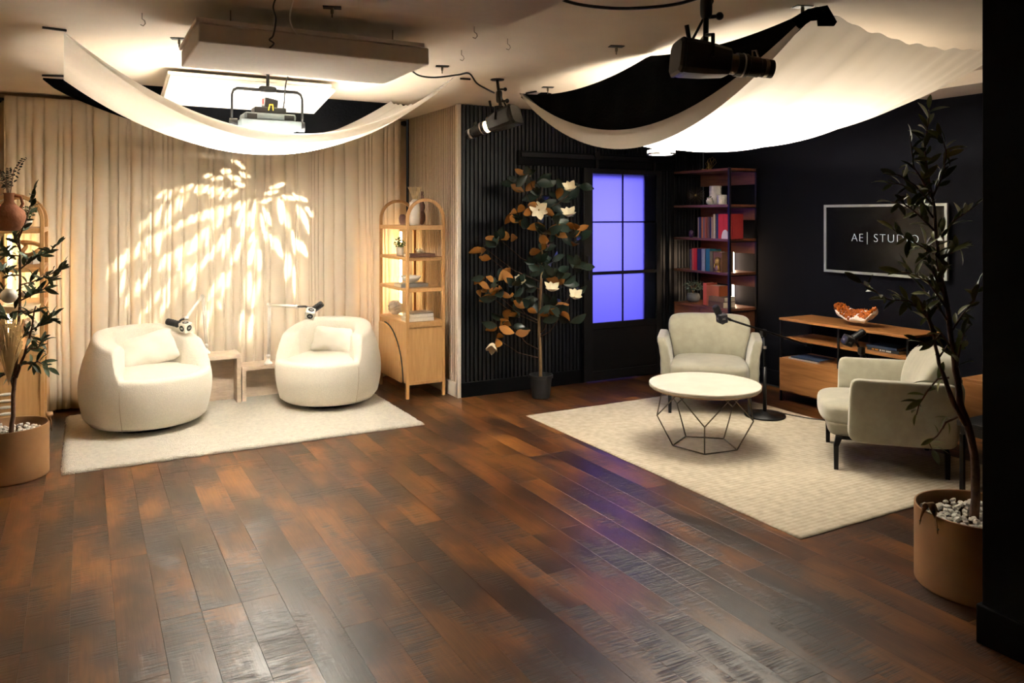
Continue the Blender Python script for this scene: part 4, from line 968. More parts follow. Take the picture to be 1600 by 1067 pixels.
def fabric_pot(root, r, h, handles=(0, PI)):
    g = G(); g.lathe([(r*.985, 0), (r, .006), (r, .012), (r, h*.5), (r, h-.004), (r, h), (r-.001, h+.001), (r-.008, h+.001), (r-.009, h), (r-.010, h-.005), (r-.010, h-.06)], 64); p = g.obj('pot', LEATHER, root, smooth=True)
    G().lathe([(.001, h-.062), (r-.01, h-.06)], 32).obj('soil', mat('dark_soil', (.03, .02, .015), 1), root)
    for a in handles:
        g = G(); c, s = math.cos(a), math.sin(a); pts = []
        for i in range(13):
            t = i/12; w_ = (t-.5)*.10; z = h-.045+.095*math.sin(PI*t)**.8; pts.append((w_, z))
        vs = []; fs = []
        for (w_, z) in pts:
            for q in (-.018, .018):
                rr = r+.004+(.0 if z < h else -.004); vs.append((rr*c-(w_)*s*1.0+q*0, rr*s+w_*c, z+q*.0)) if False else vs.append(((rr)*c-w_*s+(q if z > h+.01 else 0)*c, rr*s+w_*c+(q if z > h+.01 else 0)*s, z+(0 if z > h+.01 else q)))
        for i in range(12): fs.append((2*i, 2*i+1, 2*i+3, 2*i+2))
        g.add(vs, fs); o = g.obj('handle', LEATHER, p, smooth=True); mo = o.modifiers.new('thickness', 'SOLIDIFY'); mo.thickness = .004
        for q in (-.05, .05): G().ball((r*c-q*s+.005*c, r*s+q*c+.005*s, h-.045), .005, 6).obj('rivet', BRONZE, p)
    return p
def pebbles(root, r, z, n, sz):
    rnd = random.Random(7); ms = []
    for k_ in range(4): 
        random.seed(k_); ms.append(G().ball((0, 0, 0), sz, 5, (1, .8, .6), .18).mesh('pebble', STONE))
    for i in range(n):
        a = i*2.39996; q = r*math.sqrt((i+.5)/n); inst('pebble', ms[i % 4], root, (q*math.cos(a), q*math.sin(a), z+rnd.uniform(-.006, .012)), (rnd.uniform(-.6, .6), rnd.uniform(-.6, .6), rnd.uniform(0, 6)), rnd.uniform(.7, 1.25))
def olive_tree(base, t0, potr, poth, trunks, branches, leafm, label, nmax, leafl, seed, npeb, handles, depth=.14):
    root = thing('potted_olive_tree', label, 'tree', base); B = Vector(base); rnd = random.Random(seed)
    fabric_pot(root, potr, poth, handles); pebbles(root, potr-.035, poth-.045, npeb, .019)
    me = leaf_mesh(leafl, leafl*.30, leafm); cnt = 0; stems = []
    def P(p, dz=0): return PT(p[0], p[1], t0+dz)-B
    for pts, r0, r1 in trunks:
        pp = [P(p) for p in pts]; pp[0].z = max(pp[0].z, poth-.06)
        n = len(pp); fine = []
        for i in range(n-1):
            for q in range(3): fine.append(pp[i]+(pp[i+1]-pp[i])*q/3+Vector((rnd.uniform(-.003, .003), rnd.uniform(-.003, .003), 0)))
        fine.append(pp[-1]); m_ = len(fine)
        G().tube(fine, [r0+(r1-r0)*i/(m_-1) for i in range(m_)], 8).obj('trunk', BARK, root, smooth=True)
    tot = sum(b[1] for b in branches)
    for pts, wgt in branches:
        dd = rnd.uniform(-depth, depth); m_ = len(pts)
        pp = [P(p, dd*i/max(1, m_-1)) for i, p in enumerate(pts)]
        G().tube(pp, [.005-.003*i/(m_-1) for i in range(m_)], 6).obj('branch', BARK, root, smooth=True)
        nl = int(round(nmax*wgt/tot))
        for i in range(nl):
            t = .08+.92*(i+.5)/nl; p, d = polyline(pp, t)
            side = Vector((rnd.gauss(0, 1), rnd.gauss(0, 1), rnd.gauss(.25, .8))).normalized()
            dv = (d*rnd.uniform(.3, 1.1)+side).normalized()
            if i == nl-1: dv = d
            inst('leaf', me, root, p, orient(dv, rnd.uniform(-1.5, 1.5)), rnd.uniform(.6, 1.15))
    return root
pc = PT(1527, 917, 3.37)
olive_tree((pc.x, pc.y, 0), 3.37, .245, .33,
    [([(1522, 858), (1525, 780), (1522, 711), (1515, 672), (1502, 640), (1497, 600), (1488, 535), (1478, 470), (1468, 420), (1462, 360), (1455, 300)], .020, .006),
     ([(1514, 668), (1500, 650), (1482, 608), (1468, 567), (1460, 526), (1448, 488)], .013, .005)],
    [([(1462, 520), (1447, 487), (1420, 470), (1388, 468), (1362, 452), (1345, 441)], 26), ([(1455, 505), (1432, 478), (1405, 462)], 14),
     ([(1478, 480), (1450, 440), (1425, 428), (1404, 424)], 20), ([(1485, 520), (1505, 490), (1522, 470), (1530, 445)], 16), ([(1480, 500), (1460, 470), (1440, 450)], 12),
     ([(1466, 410), (1485, 395), (1505, 388)], 12), ([(1465, 400), (1440, 385), (1418, 372), (1395, 358)], 16), ([(1464, 380), (1490, 345), (1512, 330), (1529, 318)], 12),
     ([(1460, 360), (1435, 335), (1412, 318), (1392, 316)], 18), ([(1458, 340), (1430, 300), (1408, 288), (1386, 286)], 14), ([(1457, 320), (1430, 290), (1405, 274), (1390, 272)], 8),
     ([(1456, 310), (1475, 270), (1478, 235), (1470, 210)], 22), ([(1456, 310), (1440, 280), (1428, 262), (1425, 240), (1422, 212)], 14),
     ([(1455, 300), (1448, 260), (1444, 225), (1450, 195), (1452, 168)], 24), ([(1470, 440), (1462, 400), (1468, 360)], 18), ([(1475, 460), (1460, 430), (1450, 405), (1445, 380)], 16),
     ([(1483, 590), (1465, 592), (1450, 610), (1436, 632), (1432, 648)], 12), ([(1500, 650), (1478, 660), (1465, 680), (1452, 692), (1458, 705)], 9), ([(1484, 540), (1470, 520), (1455, 540), (1430, 530)], 8),
     ([(1494, 580), (1500, 545), (1506, 520)], 10), ([(1466, 560), (1480, 540), (1490, 560)], 6)],
    OLIVE, 'tall olive tree with white pebbles in tan leather pot beside the dark right wall', 299, .081, 5, 120, (math.radians(165), math.radians(-15)), .12)
pc = PT(12, 745, 4.78)
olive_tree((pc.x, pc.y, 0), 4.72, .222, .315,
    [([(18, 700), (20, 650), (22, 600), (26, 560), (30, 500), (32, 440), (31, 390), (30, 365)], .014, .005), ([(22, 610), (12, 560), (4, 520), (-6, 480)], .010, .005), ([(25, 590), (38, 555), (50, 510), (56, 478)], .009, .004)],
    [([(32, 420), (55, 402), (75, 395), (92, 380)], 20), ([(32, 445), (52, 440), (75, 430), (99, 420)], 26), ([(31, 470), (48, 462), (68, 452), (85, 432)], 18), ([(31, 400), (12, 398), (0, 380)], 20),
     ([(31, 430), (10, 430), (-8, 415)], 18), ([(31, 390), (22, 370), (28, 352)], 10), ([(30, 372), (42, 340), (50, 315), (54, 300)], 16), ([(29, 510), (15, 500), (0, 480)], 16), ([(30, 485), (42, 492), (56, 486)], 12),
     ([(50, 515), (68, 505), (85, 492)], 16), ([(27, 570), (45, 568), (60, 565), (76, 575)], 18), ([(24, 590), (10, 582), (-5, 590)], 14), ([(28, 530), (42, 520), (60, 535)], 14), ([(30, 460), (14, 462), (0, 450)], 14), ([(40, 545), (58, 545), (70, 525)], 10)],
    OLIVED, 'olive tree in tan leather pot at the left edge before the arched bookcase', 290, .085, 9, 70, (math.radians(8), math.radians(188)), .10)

# magnolia
base = PZ(845, 621, 0); mt = thing('magnolia_tree', 'tall magnolia tree with rust backed leaves and cream flowers against black slats', 'tree', (base.x, base.y, 0)); B = Vector((base.x, base.y, 0))
G().lathe([(.075, 0), (.08, .01), (.098, .175), (.108, .178), (.108, .205), (.10, .205), (.09, .14)], 32).obj('pot', mat('black_nursery_pot', (.016, .017, .018), .5), mt, smooth=False)
G().lathe([(.001, .142), (.092, .14)], 24).obj('soil', mat('dark_soil', (.03, .02, .015), 1), mt)
T0 = base.x*F[0]+base.y*F[1]; rnd = random.Random(21)
def MP(x, y, d=0): return PT(x, y, T0+d)-B
tr_ = [MP(845, 605), MP(844, 550), MP(842, 500), MP(845, 450), MP(848, 400), MP(842, 350), MP(838, 300), MP(826, 268)]
G().tube(tr_, [.016, .015, .013, .012, .010, .008, .006, .004], 10).obj('trunk', TWIG, mt, smooth=True)
cl = [(825, 272, 4, .2), (812, 283, 3, .1), (838, 285, 4, .2), (845, 305, 5, .1), (848, 292, 2, .9), (842, 328, 5, .2), (870, 312, 5, .1), (888, 300, 4, .3), (905, 290, 2, .4), (818, 345, 5, .8), (808, 333, 3, .8), (822, 358, 4, .9), (880, 335, 5, .15),
      (900, 360, 5, .8), (888, 372, 4, .7), (905, 375, 3, .2), (868, 350, 5, .1), (852, 365, 6, .1), (846, 392, 5, .5), (838, 410, 5, .1), (782, 375, 4, .9), (798, 372, 2, 1), (760, 390, 2, 1), (776, 385, 3, .1), (768, 405, 2, .9),
      (758, 432, 3, .9), (766, 452, 4, .8), (778, 440, 3, .8), (752, 452, 2, .7), (777, 465, 4, .2), (788, 455, 3, .5), (802, 447, 5, .8), (800, 465, 3, .4), (848, 425, 6, .1), (862, 410, 4, .1), (870, 432, 6, .1), (840, 450, 6, .1),
      (895, 420, 5, .05), (905, 415, 3, .05), (880, 445, 5, .3), (895, 460, 4, .1), (815, 470, 5, .2), (826, 480, 4, .3), (862, 480, 6, .4), (858, 495, 4, .7), (840, 490, 4, .3), (790, 500, 5, .7), (778, 510, 4, .9), (800, 510, 3, .8), (812, 495, 3, .2), (775, 528, 2, .9),
      (830, 515, 2, .8), (875, 495, 3, .3), (890, 505, 3, .4), (850, 340, 4, .2), (860, 380, 4, .2), (820, 300, 3, .5), (895, 385, 2, .6)]
mgr = leaf_mesh(.125, .062, MAGG, MAGB, .16); mbr = leaf_mesh(.105, .052, MAGB, MAGG, .16)
for i, (x, y, n, br) in enumerate(cl):
    d = rnd.uniform(-.27, .0)*(.6 if x > 870 else 1); tip = MP(x, y, d)
    ty = min(560, max(280, y+22+abs(x-845)*.35)); s_, _ = polyline(tr_, max(0, min(1, (605-ty)/(605-268))))
    midp = (s_+tip)/2+Vector((0, 0, -.04)); stem = [s_, midp, tip]
    if (i % 4 == 0) or abs(x-845) > 62 and i % 2 == 0: G().tube(stem, [.005, .0035, .002], 6).obj('branch', BARK, mt, smooth=True)
    out = (tip-s_).normalized()
    for k_ in range(n):
        a = rnd.uniform(0, 2*PI); dv = (out*.5+Vector((math.cos(a), math.sin(a)*.7, rnd.uniform(-.7, .6)))).normalized()
        # underside shows rust: roll leaves so their rust side faces the room where they do so in the picture
        brown = rnd.random() < br*.75
        q = orient(dv, 0); toc = -(Vector((F[0], F[1], .1)))
        best = max((j_*PI/6 for j_ in range(12)), key=lambda r_: (orient(dv, r_).to_matrix() @ Vector((0, 0, 1))).dot(toc)*(-1 if brown else 1))
        inst('leaf', mgr, mt, tip+dv*.01, orient(dv, best+rnd.uniform(-.6, .6)), rnd.uniform(.85, 1.3))
pet = G(); n = 5; vs = []; fs = []
for i in range(n+1):
    t = i/n; ww = .024*math.sin(PI*min(1, .08+t*.91))**.85; z = .02*t*t+.0
    for k_ in (-1, -.5, 0, .5, 1): vs.append((ww*k_, .07*t, z+.010*k_*k_*math.sin(PI*t)))
for i in range(n):
    for k_ in range(4): a = i*5+k_; fs.append((a, a+1, a+6, a+5))
petm = pet.add(vs, fs).mesh('petal', PETAL, True)
for (x, y, tilt, face, op) in ((842, 328, 0, 1, .35), (890, 298, .8, 0, 1.0), (888, 338, .6, 0, .8), (861, 455, .5, 0, .75), (897, 466, .7, 0, .95), (770, 536, 2.4, 0, 1.15), (813, 443, .9, 0, 1.3)):
    fo = G().tube([(0, 0, 0), (0, 0, .012), (0, 0, .022)], [.006, .008, .002], 8).obj('flower', mat('yellow_stamen', (.35, .22, .05), .7), mt)
    fo.location = MP(x, y, -.22)
    fo.rotation_euler = (Euler((PI/2, 0, -YAW)) if face else Euler((tilt, rnd.uniform(-.3, .3), -YAW)))
    for k_ in range(6):
        q = Euler((0, 0, 2*PI*k_/6+.2)).to_matrix() @ Euler((op*.62*(1 if k_ % 2 else .8), 0, 0)).to_matrix()
        inst('petal', petm, fo, (0, 0, .002*(k_ % 2)), q.to_euler(), .95*1.45 if k_ % 2 else .8*1.5)

# ================================================================== CEILING: CLOTHS
def sheet_mesh(c00, c10, c11, c01, s0, s1, sm, q, n=56, rip=.010, seed=0, pin=0.):
    g = G(); vs = []; fs = []
    for j_ in range(n+1):
        T = j_/n
        for i in range(n+1):
            S = i/n
            x = (1-T)*((1-S)*c00[0]+S*c10[0])+T*((1-S)*c01[0]+S*c11[0]); y = (1-T)*((1-S)*c00[1]+S*c10[1])+T*((1-S)*c01[1]+S*c11[1])
            par = 4*S*(1-S); A = (1-T)*s0+T*s1+4*T*(1-T)*sm
            z = 2.575-A*par-q*4*T*(1-T)*(1-par)
            fan = .35+.65*par                       # folds gather towards the ends
            z += rip*math.sin(2*PI*(T*5.5+.4*math.sin(S*3+seed)))*fan*(1-.3*par)+.5*rip*math.sin(2*PI*(T*11+S*1.3+seed))*(1-.7*par)
            vs.append((x, y, z))
    for j_ in range(n):
        for i in range(n): a = j_*(n+1)+i; fs.append((a, a+1, a+n+2, a+n+1))
    return g.add(vs, fs), vs, n
def hem(root, line, drop, m, name='hem', push=(0, 0)):
    g = G(); vs = []; n = len(line)
    for i, p in enumerate(line):
        k_ = math.sin(PI*i/(n-1))**.6; d = drop*k_
        vs += [(p[0]+push[0]*.010, p[1]+push[1]*.010, p[2]+.004), (p[0]+push[0]*.018, p[1]+push[1]*.018, p[2]-d*.5), (p[0]+push[0]*.012, p[1]+push[1]*.012, p[2]-d)]
    fs = []
    for i in range(n-1):
        for k_ in (0, 1): a = 3*i+k_; fs.append((a, a+1, a+4, a+3))
    return g.add(vs, fs).obj(name, m, root, smooth=True)
dl = thing('hanging_diffusion_cloth', 'white cloth slung under the ceiling light above the two cream chairs', 'hanging cloth', (0, 0, 0))
g, vs, n = sheet_mesh((-.09, 4.78), (2.28, 5.0), (2.30, 6.30), (-.12, 6.29), .47, .42, .09, .09, seed=1)
g.obj('cloth', SHEET, dl, smooth=True)
hem(dl, vs[:n+1], .055, SHEET, push=(0, -1))
bl = thing('hanging_black_flag', 'black cloth strip hanging behind the left white cloth near the curtain', 'hanging cloth', (0, 0, 0))
g = G(); vs = []; fs = []; n = 40
for i in range(n+1):
    S = i/n; X = -.25+2.75*S; 
    for j_ in range(7): T = j_/6; vs.append((X, 6.44-.05*T+.01*math.sin(S*40)*T, 2.585-(.02+.36*math.sin(PI*min(1, S*1.05))**.75)*T))
for i in range(n):
    for j_ in range(6): a = i*7+j_; fs.append((a, a+1, a+8, a+7))
g.add(vs, fs).obj('cloth', BLKCLOTH, bl, smooth=True)
dr_ = thing('hanging_diffusion_cloth', 'large white cloth slung under the ceiling over the coffee table and sage chairs', 'hanging cloth', (0, 0, 0))
g, vs, n = sheet_mesh((3.05, 5.37), (3.0, 2.48), (4.62, 2.45), (4.7, 5.3), .42, .33, .15, .10, rip=.012, seed=2)
g.obj('cloth', SHEET, dr_, smooth=True)
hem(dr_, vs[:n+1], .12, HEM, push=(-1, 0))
near = vs[:n+1]
bs_ = thing('hanging_black_flag', 'black cloth side of the right ceiling canopy facing the camera', 'hanging cloth', (0, 0, 0))
g = G(); v2 = []; fs = []
for i, p in enumerate(near):
    S = i/n; s2 = .565                                   # pinned at the ceiling at both ends and at the middle pin
    u = S/s2 if S < s2 else (S-s2)/(1-s2); swag = (.085 if S < s2 else .05)*4*u*(1-u)
    zt = 2.578-swag
    for j_ in range(9):
        T = j_/8; z = zt+(p[2]-.03-zt)*T; fold = .012*math.sin(T*PI)*math.sin(S*50)
        v2.append((p[0]-.004+.03*math.sin(T*PI)+fold, p[1], z))
for i in range(n):
    for j_ in range(8): a = i*9+j_; fs.append((a, a+1, a+10, a+9))
g.add(v2, fs).obj('cloth', BLKCLOTH, bs_, smooth=True)
# loose black tail hanging at the near corner and at the far corner
g = G(); p = PZ(1285, 8, 2.58)
q = [PT(1262, 14, 3.62), PT(1293, 8, 3.62), PT(1308, 34, 3.62), PT(1304, 40, 3.62), PT(1279, 40, 3.62), PT(1278, 31, 3.62), PT(1268, 32, 3.62), PT(1250, 44, 3.62), PT(1235, 30, 3.62)]
dv = Vector((F[0], F[1], 0))*.012
g.add([v for v in q]+[v+dv for v in q], [tuple(range(len(q))), tuple(range(2*len(q)-1, len(q)-1, -1))]+[(i, (i+1) % len(q), (i+1) % len(q)+len(q), i+len(q)) for i in range(len(q))])
g.obj('corner_tail', BLKCLOTH, bs_)
q = [PT(840, 147, 6.2), PT(848, 143, 6.2), PT(862, 146, 6.2), PT(852, 156, 6.2), PT(846, 158, 6.2), PT(844, 163, 6.2), PT(839, 162, 6.2), PT(840, 156, 6.2)]
g = G(); g.add([v for v in q]+[v+dv for v in q], [tuple(range(len(q))), tuple(range(2*len(q)-1, len(q)-1, -1))]+[(i, (i+1) % len(q), (i+1) % len(q)+len(q), i+len(q)) for i in range(len(q))])
g.obj('corner_tail', BLKCLOTH, bs_)

# ---- hung acoustic panels
def hung_panel(x0, x1, y0, y1, z, th, tilt, label, lip=True):
    o = thing('acoustic_panel', label, 'acoustic panel', ((x0+x1)/2, y0, z)); w_, d_ = x1-x0, y1-y0
    o.rotation_euler = (tilt, 0, math.radians(0))
    G().lo_hi((-w_/2, 0, 0), (w_/2, d_, th)).obj('panel', PANEL, o, bevel=.008)
    for sx_ in (-.4, .4):
        for yy_ in (.12, d_-.12): G().tube([(sx_*w_/1.0*.9, yy_, th), (sx_*w_*.9, yy_, (H-z-math.sin(tilt)*yy_)/math.cos(tilt)+.0)], .0025, 5).obj('hanging_wire', BRONZE, o)
    if lip: G().lo_hi((-w_/2-.01, -.006, th), (w_/2-.03, d_, th+.022)).obj('backing_board', PANEL, o, bevel=.003)
    return o
hung_panel(.46, 1.60, 3.80, 4.50, 2.40, .088, 0, 'large white fabric acoustic panel hanging nearest, above the left white cloth')
hung_panel(.50, 1.62, 5.60, 6.22, 2.515, .028, math.radians(-9), 'thin white fabric panel hanging tilted behind the ceiling soft light')
# ---- soft light fixture with yoke
def softlight(loc, zc_, label, zp):
    r = thing('soft_light', label, 'studio light', (loc[0], loc[1], zp))
    r.scale = (1, 1, 1.45); h = (zc_-zp)/1.45
    G().lo_hi((-.20, -.13, .012), (.20, .13, .05)).obj('panel_body', GREYM, r, bevel=.006)
    G().lo_hi((-.17, -.10, .05), (.17, .10, .085)).obj('heat_sink', GREYM, r, bevel=.012)
    for s in (-.155, .09): G().lo_hi((s, -.104, .055), (s+.065, -.099, .078)).obj('badge', BLACKP, r)
    g = G(); g.lo_hi((-.10, -.07, .085), (.11, .06, .115)); g.box((.01, -.02, .135), (.09, .08, .045), (0, .12, .1)); g.obj('power_unit', BLACKP, r, bevel=.006)
    G().tube([(-.01, -.075, .10), (-.005, -.09, .125), (.015, -.09, .125), (.02, -.075, .10)], .004, 6).obj('yellow_clip', mat('yellow_plastic', (.7, .5, .03), .4), r)
    G().box((-.045, -.06, .14), (.01, .012, .024)).obj('red_tag', mat('red_plastic', (.6, .02, .02), .4), r)
    yk = [(-.235, 0, .04), (-.235, 0, .17), (-.225, 0, .19), (-.20, 0, .20), (.20, 0, .20), (.225, 0, .19), (.235, 0, .17), (.235, 0, .04)]
    G().tube(yk, .0085, 10).obj('yoke', BLACKM, r, smooth=True)
    for s in (-1, 1): G().tube([(s*.20, 0, .035), (s*.25, 0, .035)], .024, 14).obj('tilt_knob', BLACKP, r)
    g = G(); g.puff((.12, .035, .03), c=(0, 0, .205), n=4, seg=6); g.obj('yoke_clamp', BLACKP, r, smooth=True)
    G().tube([(0, 0, .2), (0, 0, h-.004)], .011, 12).obj('drop_pole', BLACKM, r)
    G().lathe([(.055, h-.006), (.055, h-.001)], 20).obj('ceiling_plate', BLACKM, r)
    return r
softlight(SOFT_L, H, 'grey studio soft light with yoke hanging above the left white cloth', SOFT_L[2]-.0)
softlight(SOFT_R, H, 'studio soft light hidden above the right white cloth', SOFT_R[2])

# ---- gobo spotlights
def spot_fixture(tip, rear, anchor, label, lit):
    tip, rear, anchor = Vector(tip), Vector(rear), Vector(anchor); d = (tip-rear).normalized(); Ln = (tip-rear).length
    r = thing('gobo_spotlight', label, 'spotlight', anchor)
    M = Matrix.Translation(rear-anchor) @ d.to_track_quat('Z', 'Y').to_matrix().to_4x4()
    # housing: squarish body tapering forward, z along the beam
    def ring(h, z, n=20, sq=6.): 
        return [(h*math.cos(a)/((abs(math.cos(a))**sq+abs(math.sin(a))**sq)**(1/sq)), h*.86*math.sin(a)/((abs(math.cos(a))**sq+abs(math.sin(a))**sq)**(1/sq)), z) for a in [2*PI*k_/n for k_ in range(n)]]
    g = G(); zz = [(.050, 0), (.078, .003), (.080, .02), (.074, .10), (.060, Ln*.50), (.045, Ln*.52)]; vs = []; 
    for h, z in zz: vs += ring(h, z)
    n = 20; fs = []
    for i in range(len(zz)-1):
        for k_ in range(n): fs.append((i*n+k_, i*n+(k_+1) % n, (i+1)*n+(k_+1) % n, (i+1)*n+k_))
    fs.append(tuple(range(n))[::-1]); fs.append(tuple((len(zz)-1)*n+k_ for k_ in range(n)))
    g.add(vs, fs, M); g.obj('housing', BLACKP, r, bevel=.002)
    g = G(); g.add(ring(.070, -.018)+ring(.082, -.010)+ring(.082, .0)+ring(.07, .002), [tuple(range(n))[::-1]]+[(i*n+k_, i*n+(k_+1) % n, (i+1)*n+(k_+1) % n, (i+1)*n+k_) for i in range(3) for k_ in range(n)], M)
    g.obj('rear_cap', mat('dark_grey_plastic', (.010, .010, .012), .5), r)
    G().lathe([(.040, Ln*.52), (.040, Ln*.60)], 24, M=M).obj('lens_ring', GLOW if lit else mat('tan_metal_ring', (.25, .18, .11), .3, metal=.8), r)
    op = lit
    bar = [(.030, Ln*.60), (.046, Ln*.60), (.046, Ln*.72), (.040, Ln*.73), (.040, Ln*.85), (.0365, Ln*.86), (.0365, Ln)]
    bar += [(.0345, Ln), (.0345, Ln*.62)] if op else [(.001, Ln)]
    G().lathe(bar, 24, M=M).obj('lens_barrel', BLACKP, r, smooth=False)
    g = G(); g.lathe([(.0465, Ln*.66), (.0475, Ln*.665), (.0475, Ln*.675), (.0465, Ln*.68)], 24, M=M, cap=False); g.lathe([(.0375, Ln*.90), (.0385, Ln*.905), (.0385, Ln*.935), (.0375, Ln*.94)], 24, M=M, cap=False); g.obj('focus_ring', STEEL, r)
    G().tube([M @ Vector((0, .04, Ln*.78)), M @ Vector((0, .062, Ln*.77)), M @ Vector((0, .066, Ln*.81)), M @ Vector((0, .042, Ln*.84))], .004, 6).obj('focus_handle', BRONZE, r)
    c = M @ Vector((0, 0, Ln*.28)); topc = Vector((0, 0, -.004))
    G().tube([c+Vector((0, 0, .06)), topc], .011, 12).obj('drop_pole', BLACKM, r)
    g = G(); g.puff((.04, .04, .09), c=c*.5+Vector((0, 0, .02)), n=4, seg=6); g.tube([c*.55+Vector((0, 0, .0)), c*.55+Vector((.045, -.02, .006))], .008, 8); g.ball(c*.55+Vector((.05, -.022, .006)), .016, 8)
    g.tube([c*.25, c*.25+Vector((.04, -.02, 0))], .007, 8); g.ball(c*.25+Vector((.045, -.022, 0)), .014, 8); g.obj('clamp', BLACKP, r, smooth=True)
    g = G(); a_ = M @ Vector((.078, 0, Ln*.28)); b_ = M @ Vector((-.078, 0, Ln*.28)); u_ = c+Vector((0, 0, .10))
    g.tube([a_, a_+Vector((0, 0, .085)), u_, b_+Vector((0, 0, .085)), b_], .008, 8); g.obj('yoke', BLACKM, r, smooth=True)
    s_ = c+Vector((-.06, .02, .05)); G().tube([s_, s_+Vector((-.02, -.0, .085))], .009, 8).obj('tilt_lever', BLACKP, r, smooth=True)
    G().lathe([(.05, -.006), (.05, -.001)], 20).obj('ceiling_plate', BLACKM, r)
    g = G(); g.tube([topc+Vector((.01, 0, -.07)), topc+Vector((.05, .02, -.13)), M @ Vector((.0, .06, Ln*.1))], .006, 6); g.obj('power_lead', BLACKP, r, smooth=True)
    return r, d
anch = PZ(777, 124, H)
tip = PT(731, 211, 5.50); rear = PT(806, 181, 5.62)
# the real beam axis: from lamp towards the middle of the leaf pattern on the curtain
aimp = PY(330, 385, 7.30)
ax = (Vector(aimp)-Vector(tip)).normalized(); rear = Vector(tip)-ax*.40
rr_, d_ = spot_fixture(tip, rear, anch, 'black gobo spotlight with glowing lens ring hanging before the black slats', True)
src = Vector(tip)-ax*.100
light('gobo_lamp', 'SPOT', src, 950, (1, .86, .62), aim=src+ax, spot=math.radians(46), soft=.0004)
# gobo plate: a disc with leaf shaped holes, pierced so that its shadow draws the fronds
leaves = []
def addleaf(x, y, ang, l, w_):
    c, s = math.cos(ang), math.sin(ang); pts = []
    for (t, k_) in ((0, 0), (.2, .7), (.5, 1), (.8, .7), (1, 0), (.8, -.7), (.5, -1), (.2, -.7)): pts.append((x+c*l*t-s*w_*k_, y+s*l*t+c*w_*k_))
    samp = [(x+c*l*t, y+s*l*t) for t in (.08, .3, .5, .7, .92)]
    for q, ww in leaves_s:
        for a in q:
            for b in samp:
                if math.hypot(a[0]-b[0], a[1]-b[1]) < (ww+w_)*.80+.3: return
    leaves_s.append((samp, w_)); leaves.append(pts)
leaves_s = []; rnd = random.Random(12)
D = math.radians
fr = [  # fronds: (start, end, sag, leaf length, droop side angle)
    ((392, 310), (192, 395)), ((388, 322), (215, 440)), ((392, 300), (250, 300)), ((398, 312), (322, 272)), ((402, 305), (362, 262)), ((402, 312), (388, 262)), ((400, 322), (300, 440)), ((398, 330), (352, 460)),
    ((404, 320), (425, 290)), ((406, 318), (462, 300)), ((408, 322), (478, 325)), ((405, 330), (440, 400)), ((402, 335), (408, 450)), ((408, 330), (470, 380)), ((395, 335), (260, 470)), ((390, 345), (225, 480)), ((400, 345), (330, 490)), ((400, 350), (385, 480)), ((385, 318), (330, 325)), ((385, 312), (290, 290)), ((330, 400), (240, 500)), ((360, 420), (300, 520)), ((390, 400), (400, 520)), ((440, 370), (470, 440)), ((280, 350), (190, 430)), ((300, 300), (215, 360))]
for (a, b) in fr:
    Lf = math.hypot(b[0]-a[0], b[1]-a[1]); nl = int(Lf/5.0)
    for i in range(nl):
        t = (i+.5)/nl; x = a[0]+(b[0]-a[0])*t; y = a[1]+(b[1]-a[1])*t-22*4*t*(1-t)*(.6 if abs(b[0]-a[0]) > 60 else .1)
        dirx = b[0]-a[0]; base_ang = math.atan2(b[1]-a[1], dirx)
        dr2 = D(112) if dirx < -20 else (D(72) if dirx > 30 else D(98))
        for k_ in (0, 1):
            ang = dr2+rnd.uniform(-.18, .18) if k_ == 0 else base_ang+(-.7 if dirx < 0 else .7)+rnd.uniform(-.2, .2)
            l = rnd.uniform(34, 58) if k_ == 0 else rnd.uniform(20, 32)
            addleaf(x, y, ang, l, rnd.uniform(3.8, 5.4) if k_ == 0 else rnd.uniform(3.0, 4.4))
gd = .088; cc = src+ax*gd; q = ax.to_track_quat('Z', 'Y').to_matrix(); ux, uy = q @ Vector((1, 0, 0)), q @ Vector((0, 1, 0))
def on_plate(px_, py_):
    w_ = Vector(PY(px_, py_, 7.29))-src; w_ = w_*(gd/w_.dot(ax)); v = src+w_-cc; return Vector((v.dot(ux), v.dot(uy)))
V2 = []; E2 = []
def loop(pts):
    o = len(V2); V2.extend(pts); E2.extend([(o+i, o+(i+1) % len(pts)) for i in range(len(pts))])
RG = .0343; ok = []
for pts in leaves:
    pp = [on_plate(*p) for p in pts]
    if max(p.length for p in pp) < .0335: ok.append(pp)
loop([Vector((RG*math.cos(2*PI*i/48), RG*math.sin(2*PI*i/48))) for i in range(48)])
for pp in ok: loop(pp)
vv, ee, ff, *_r = delaunay_2d_cdt(V2, E2, [], 2, 1e-7)
def inpoly(p, poly):
    c = False; n = len(poly)
    for i in range(n):
        a, b = poly[i], poly[(i+1) % n]
        if (a.y > p.y) != (b.y > p.y) and p.x < (b.x-a.x)*(p.y-a.y)/(b.y-a.y)+a.x: c = not c
    return c
vv, ee, ff, *_r = delaunay_2d_cdt(V2, E2, [], 1, 1e-7)
keep = []
for f_ in ff:
    c = sum((vv[i] for i in f_), Vector((0, 0)))/len(f_)
    if not any(inpoly(c, pp) for pp in ok): keep.append(tuple(f_))
g = G(); g.add([cc-Vector(anch)+ux*v.x+uy*v.y for v in vv], keep); gp = g.obj('gobo_plate', BLACKM, rr_)
print('gobo leaves', len(ok), 'of', len(leaves), 'max r', max(p.length for pp in ok for p in pp))
anch2 = PZ(1104, 0, H)
t2 = 3.05; anch2 = Vector((*PT(1104, 80, t2).xy, H))
spot_fixture(PT(1206, 108, t2+.02), PT(1062, 90, t2-.02), anch2, 'larger looking black spotlight hanging in front of the right black cloth, aimed right', False)

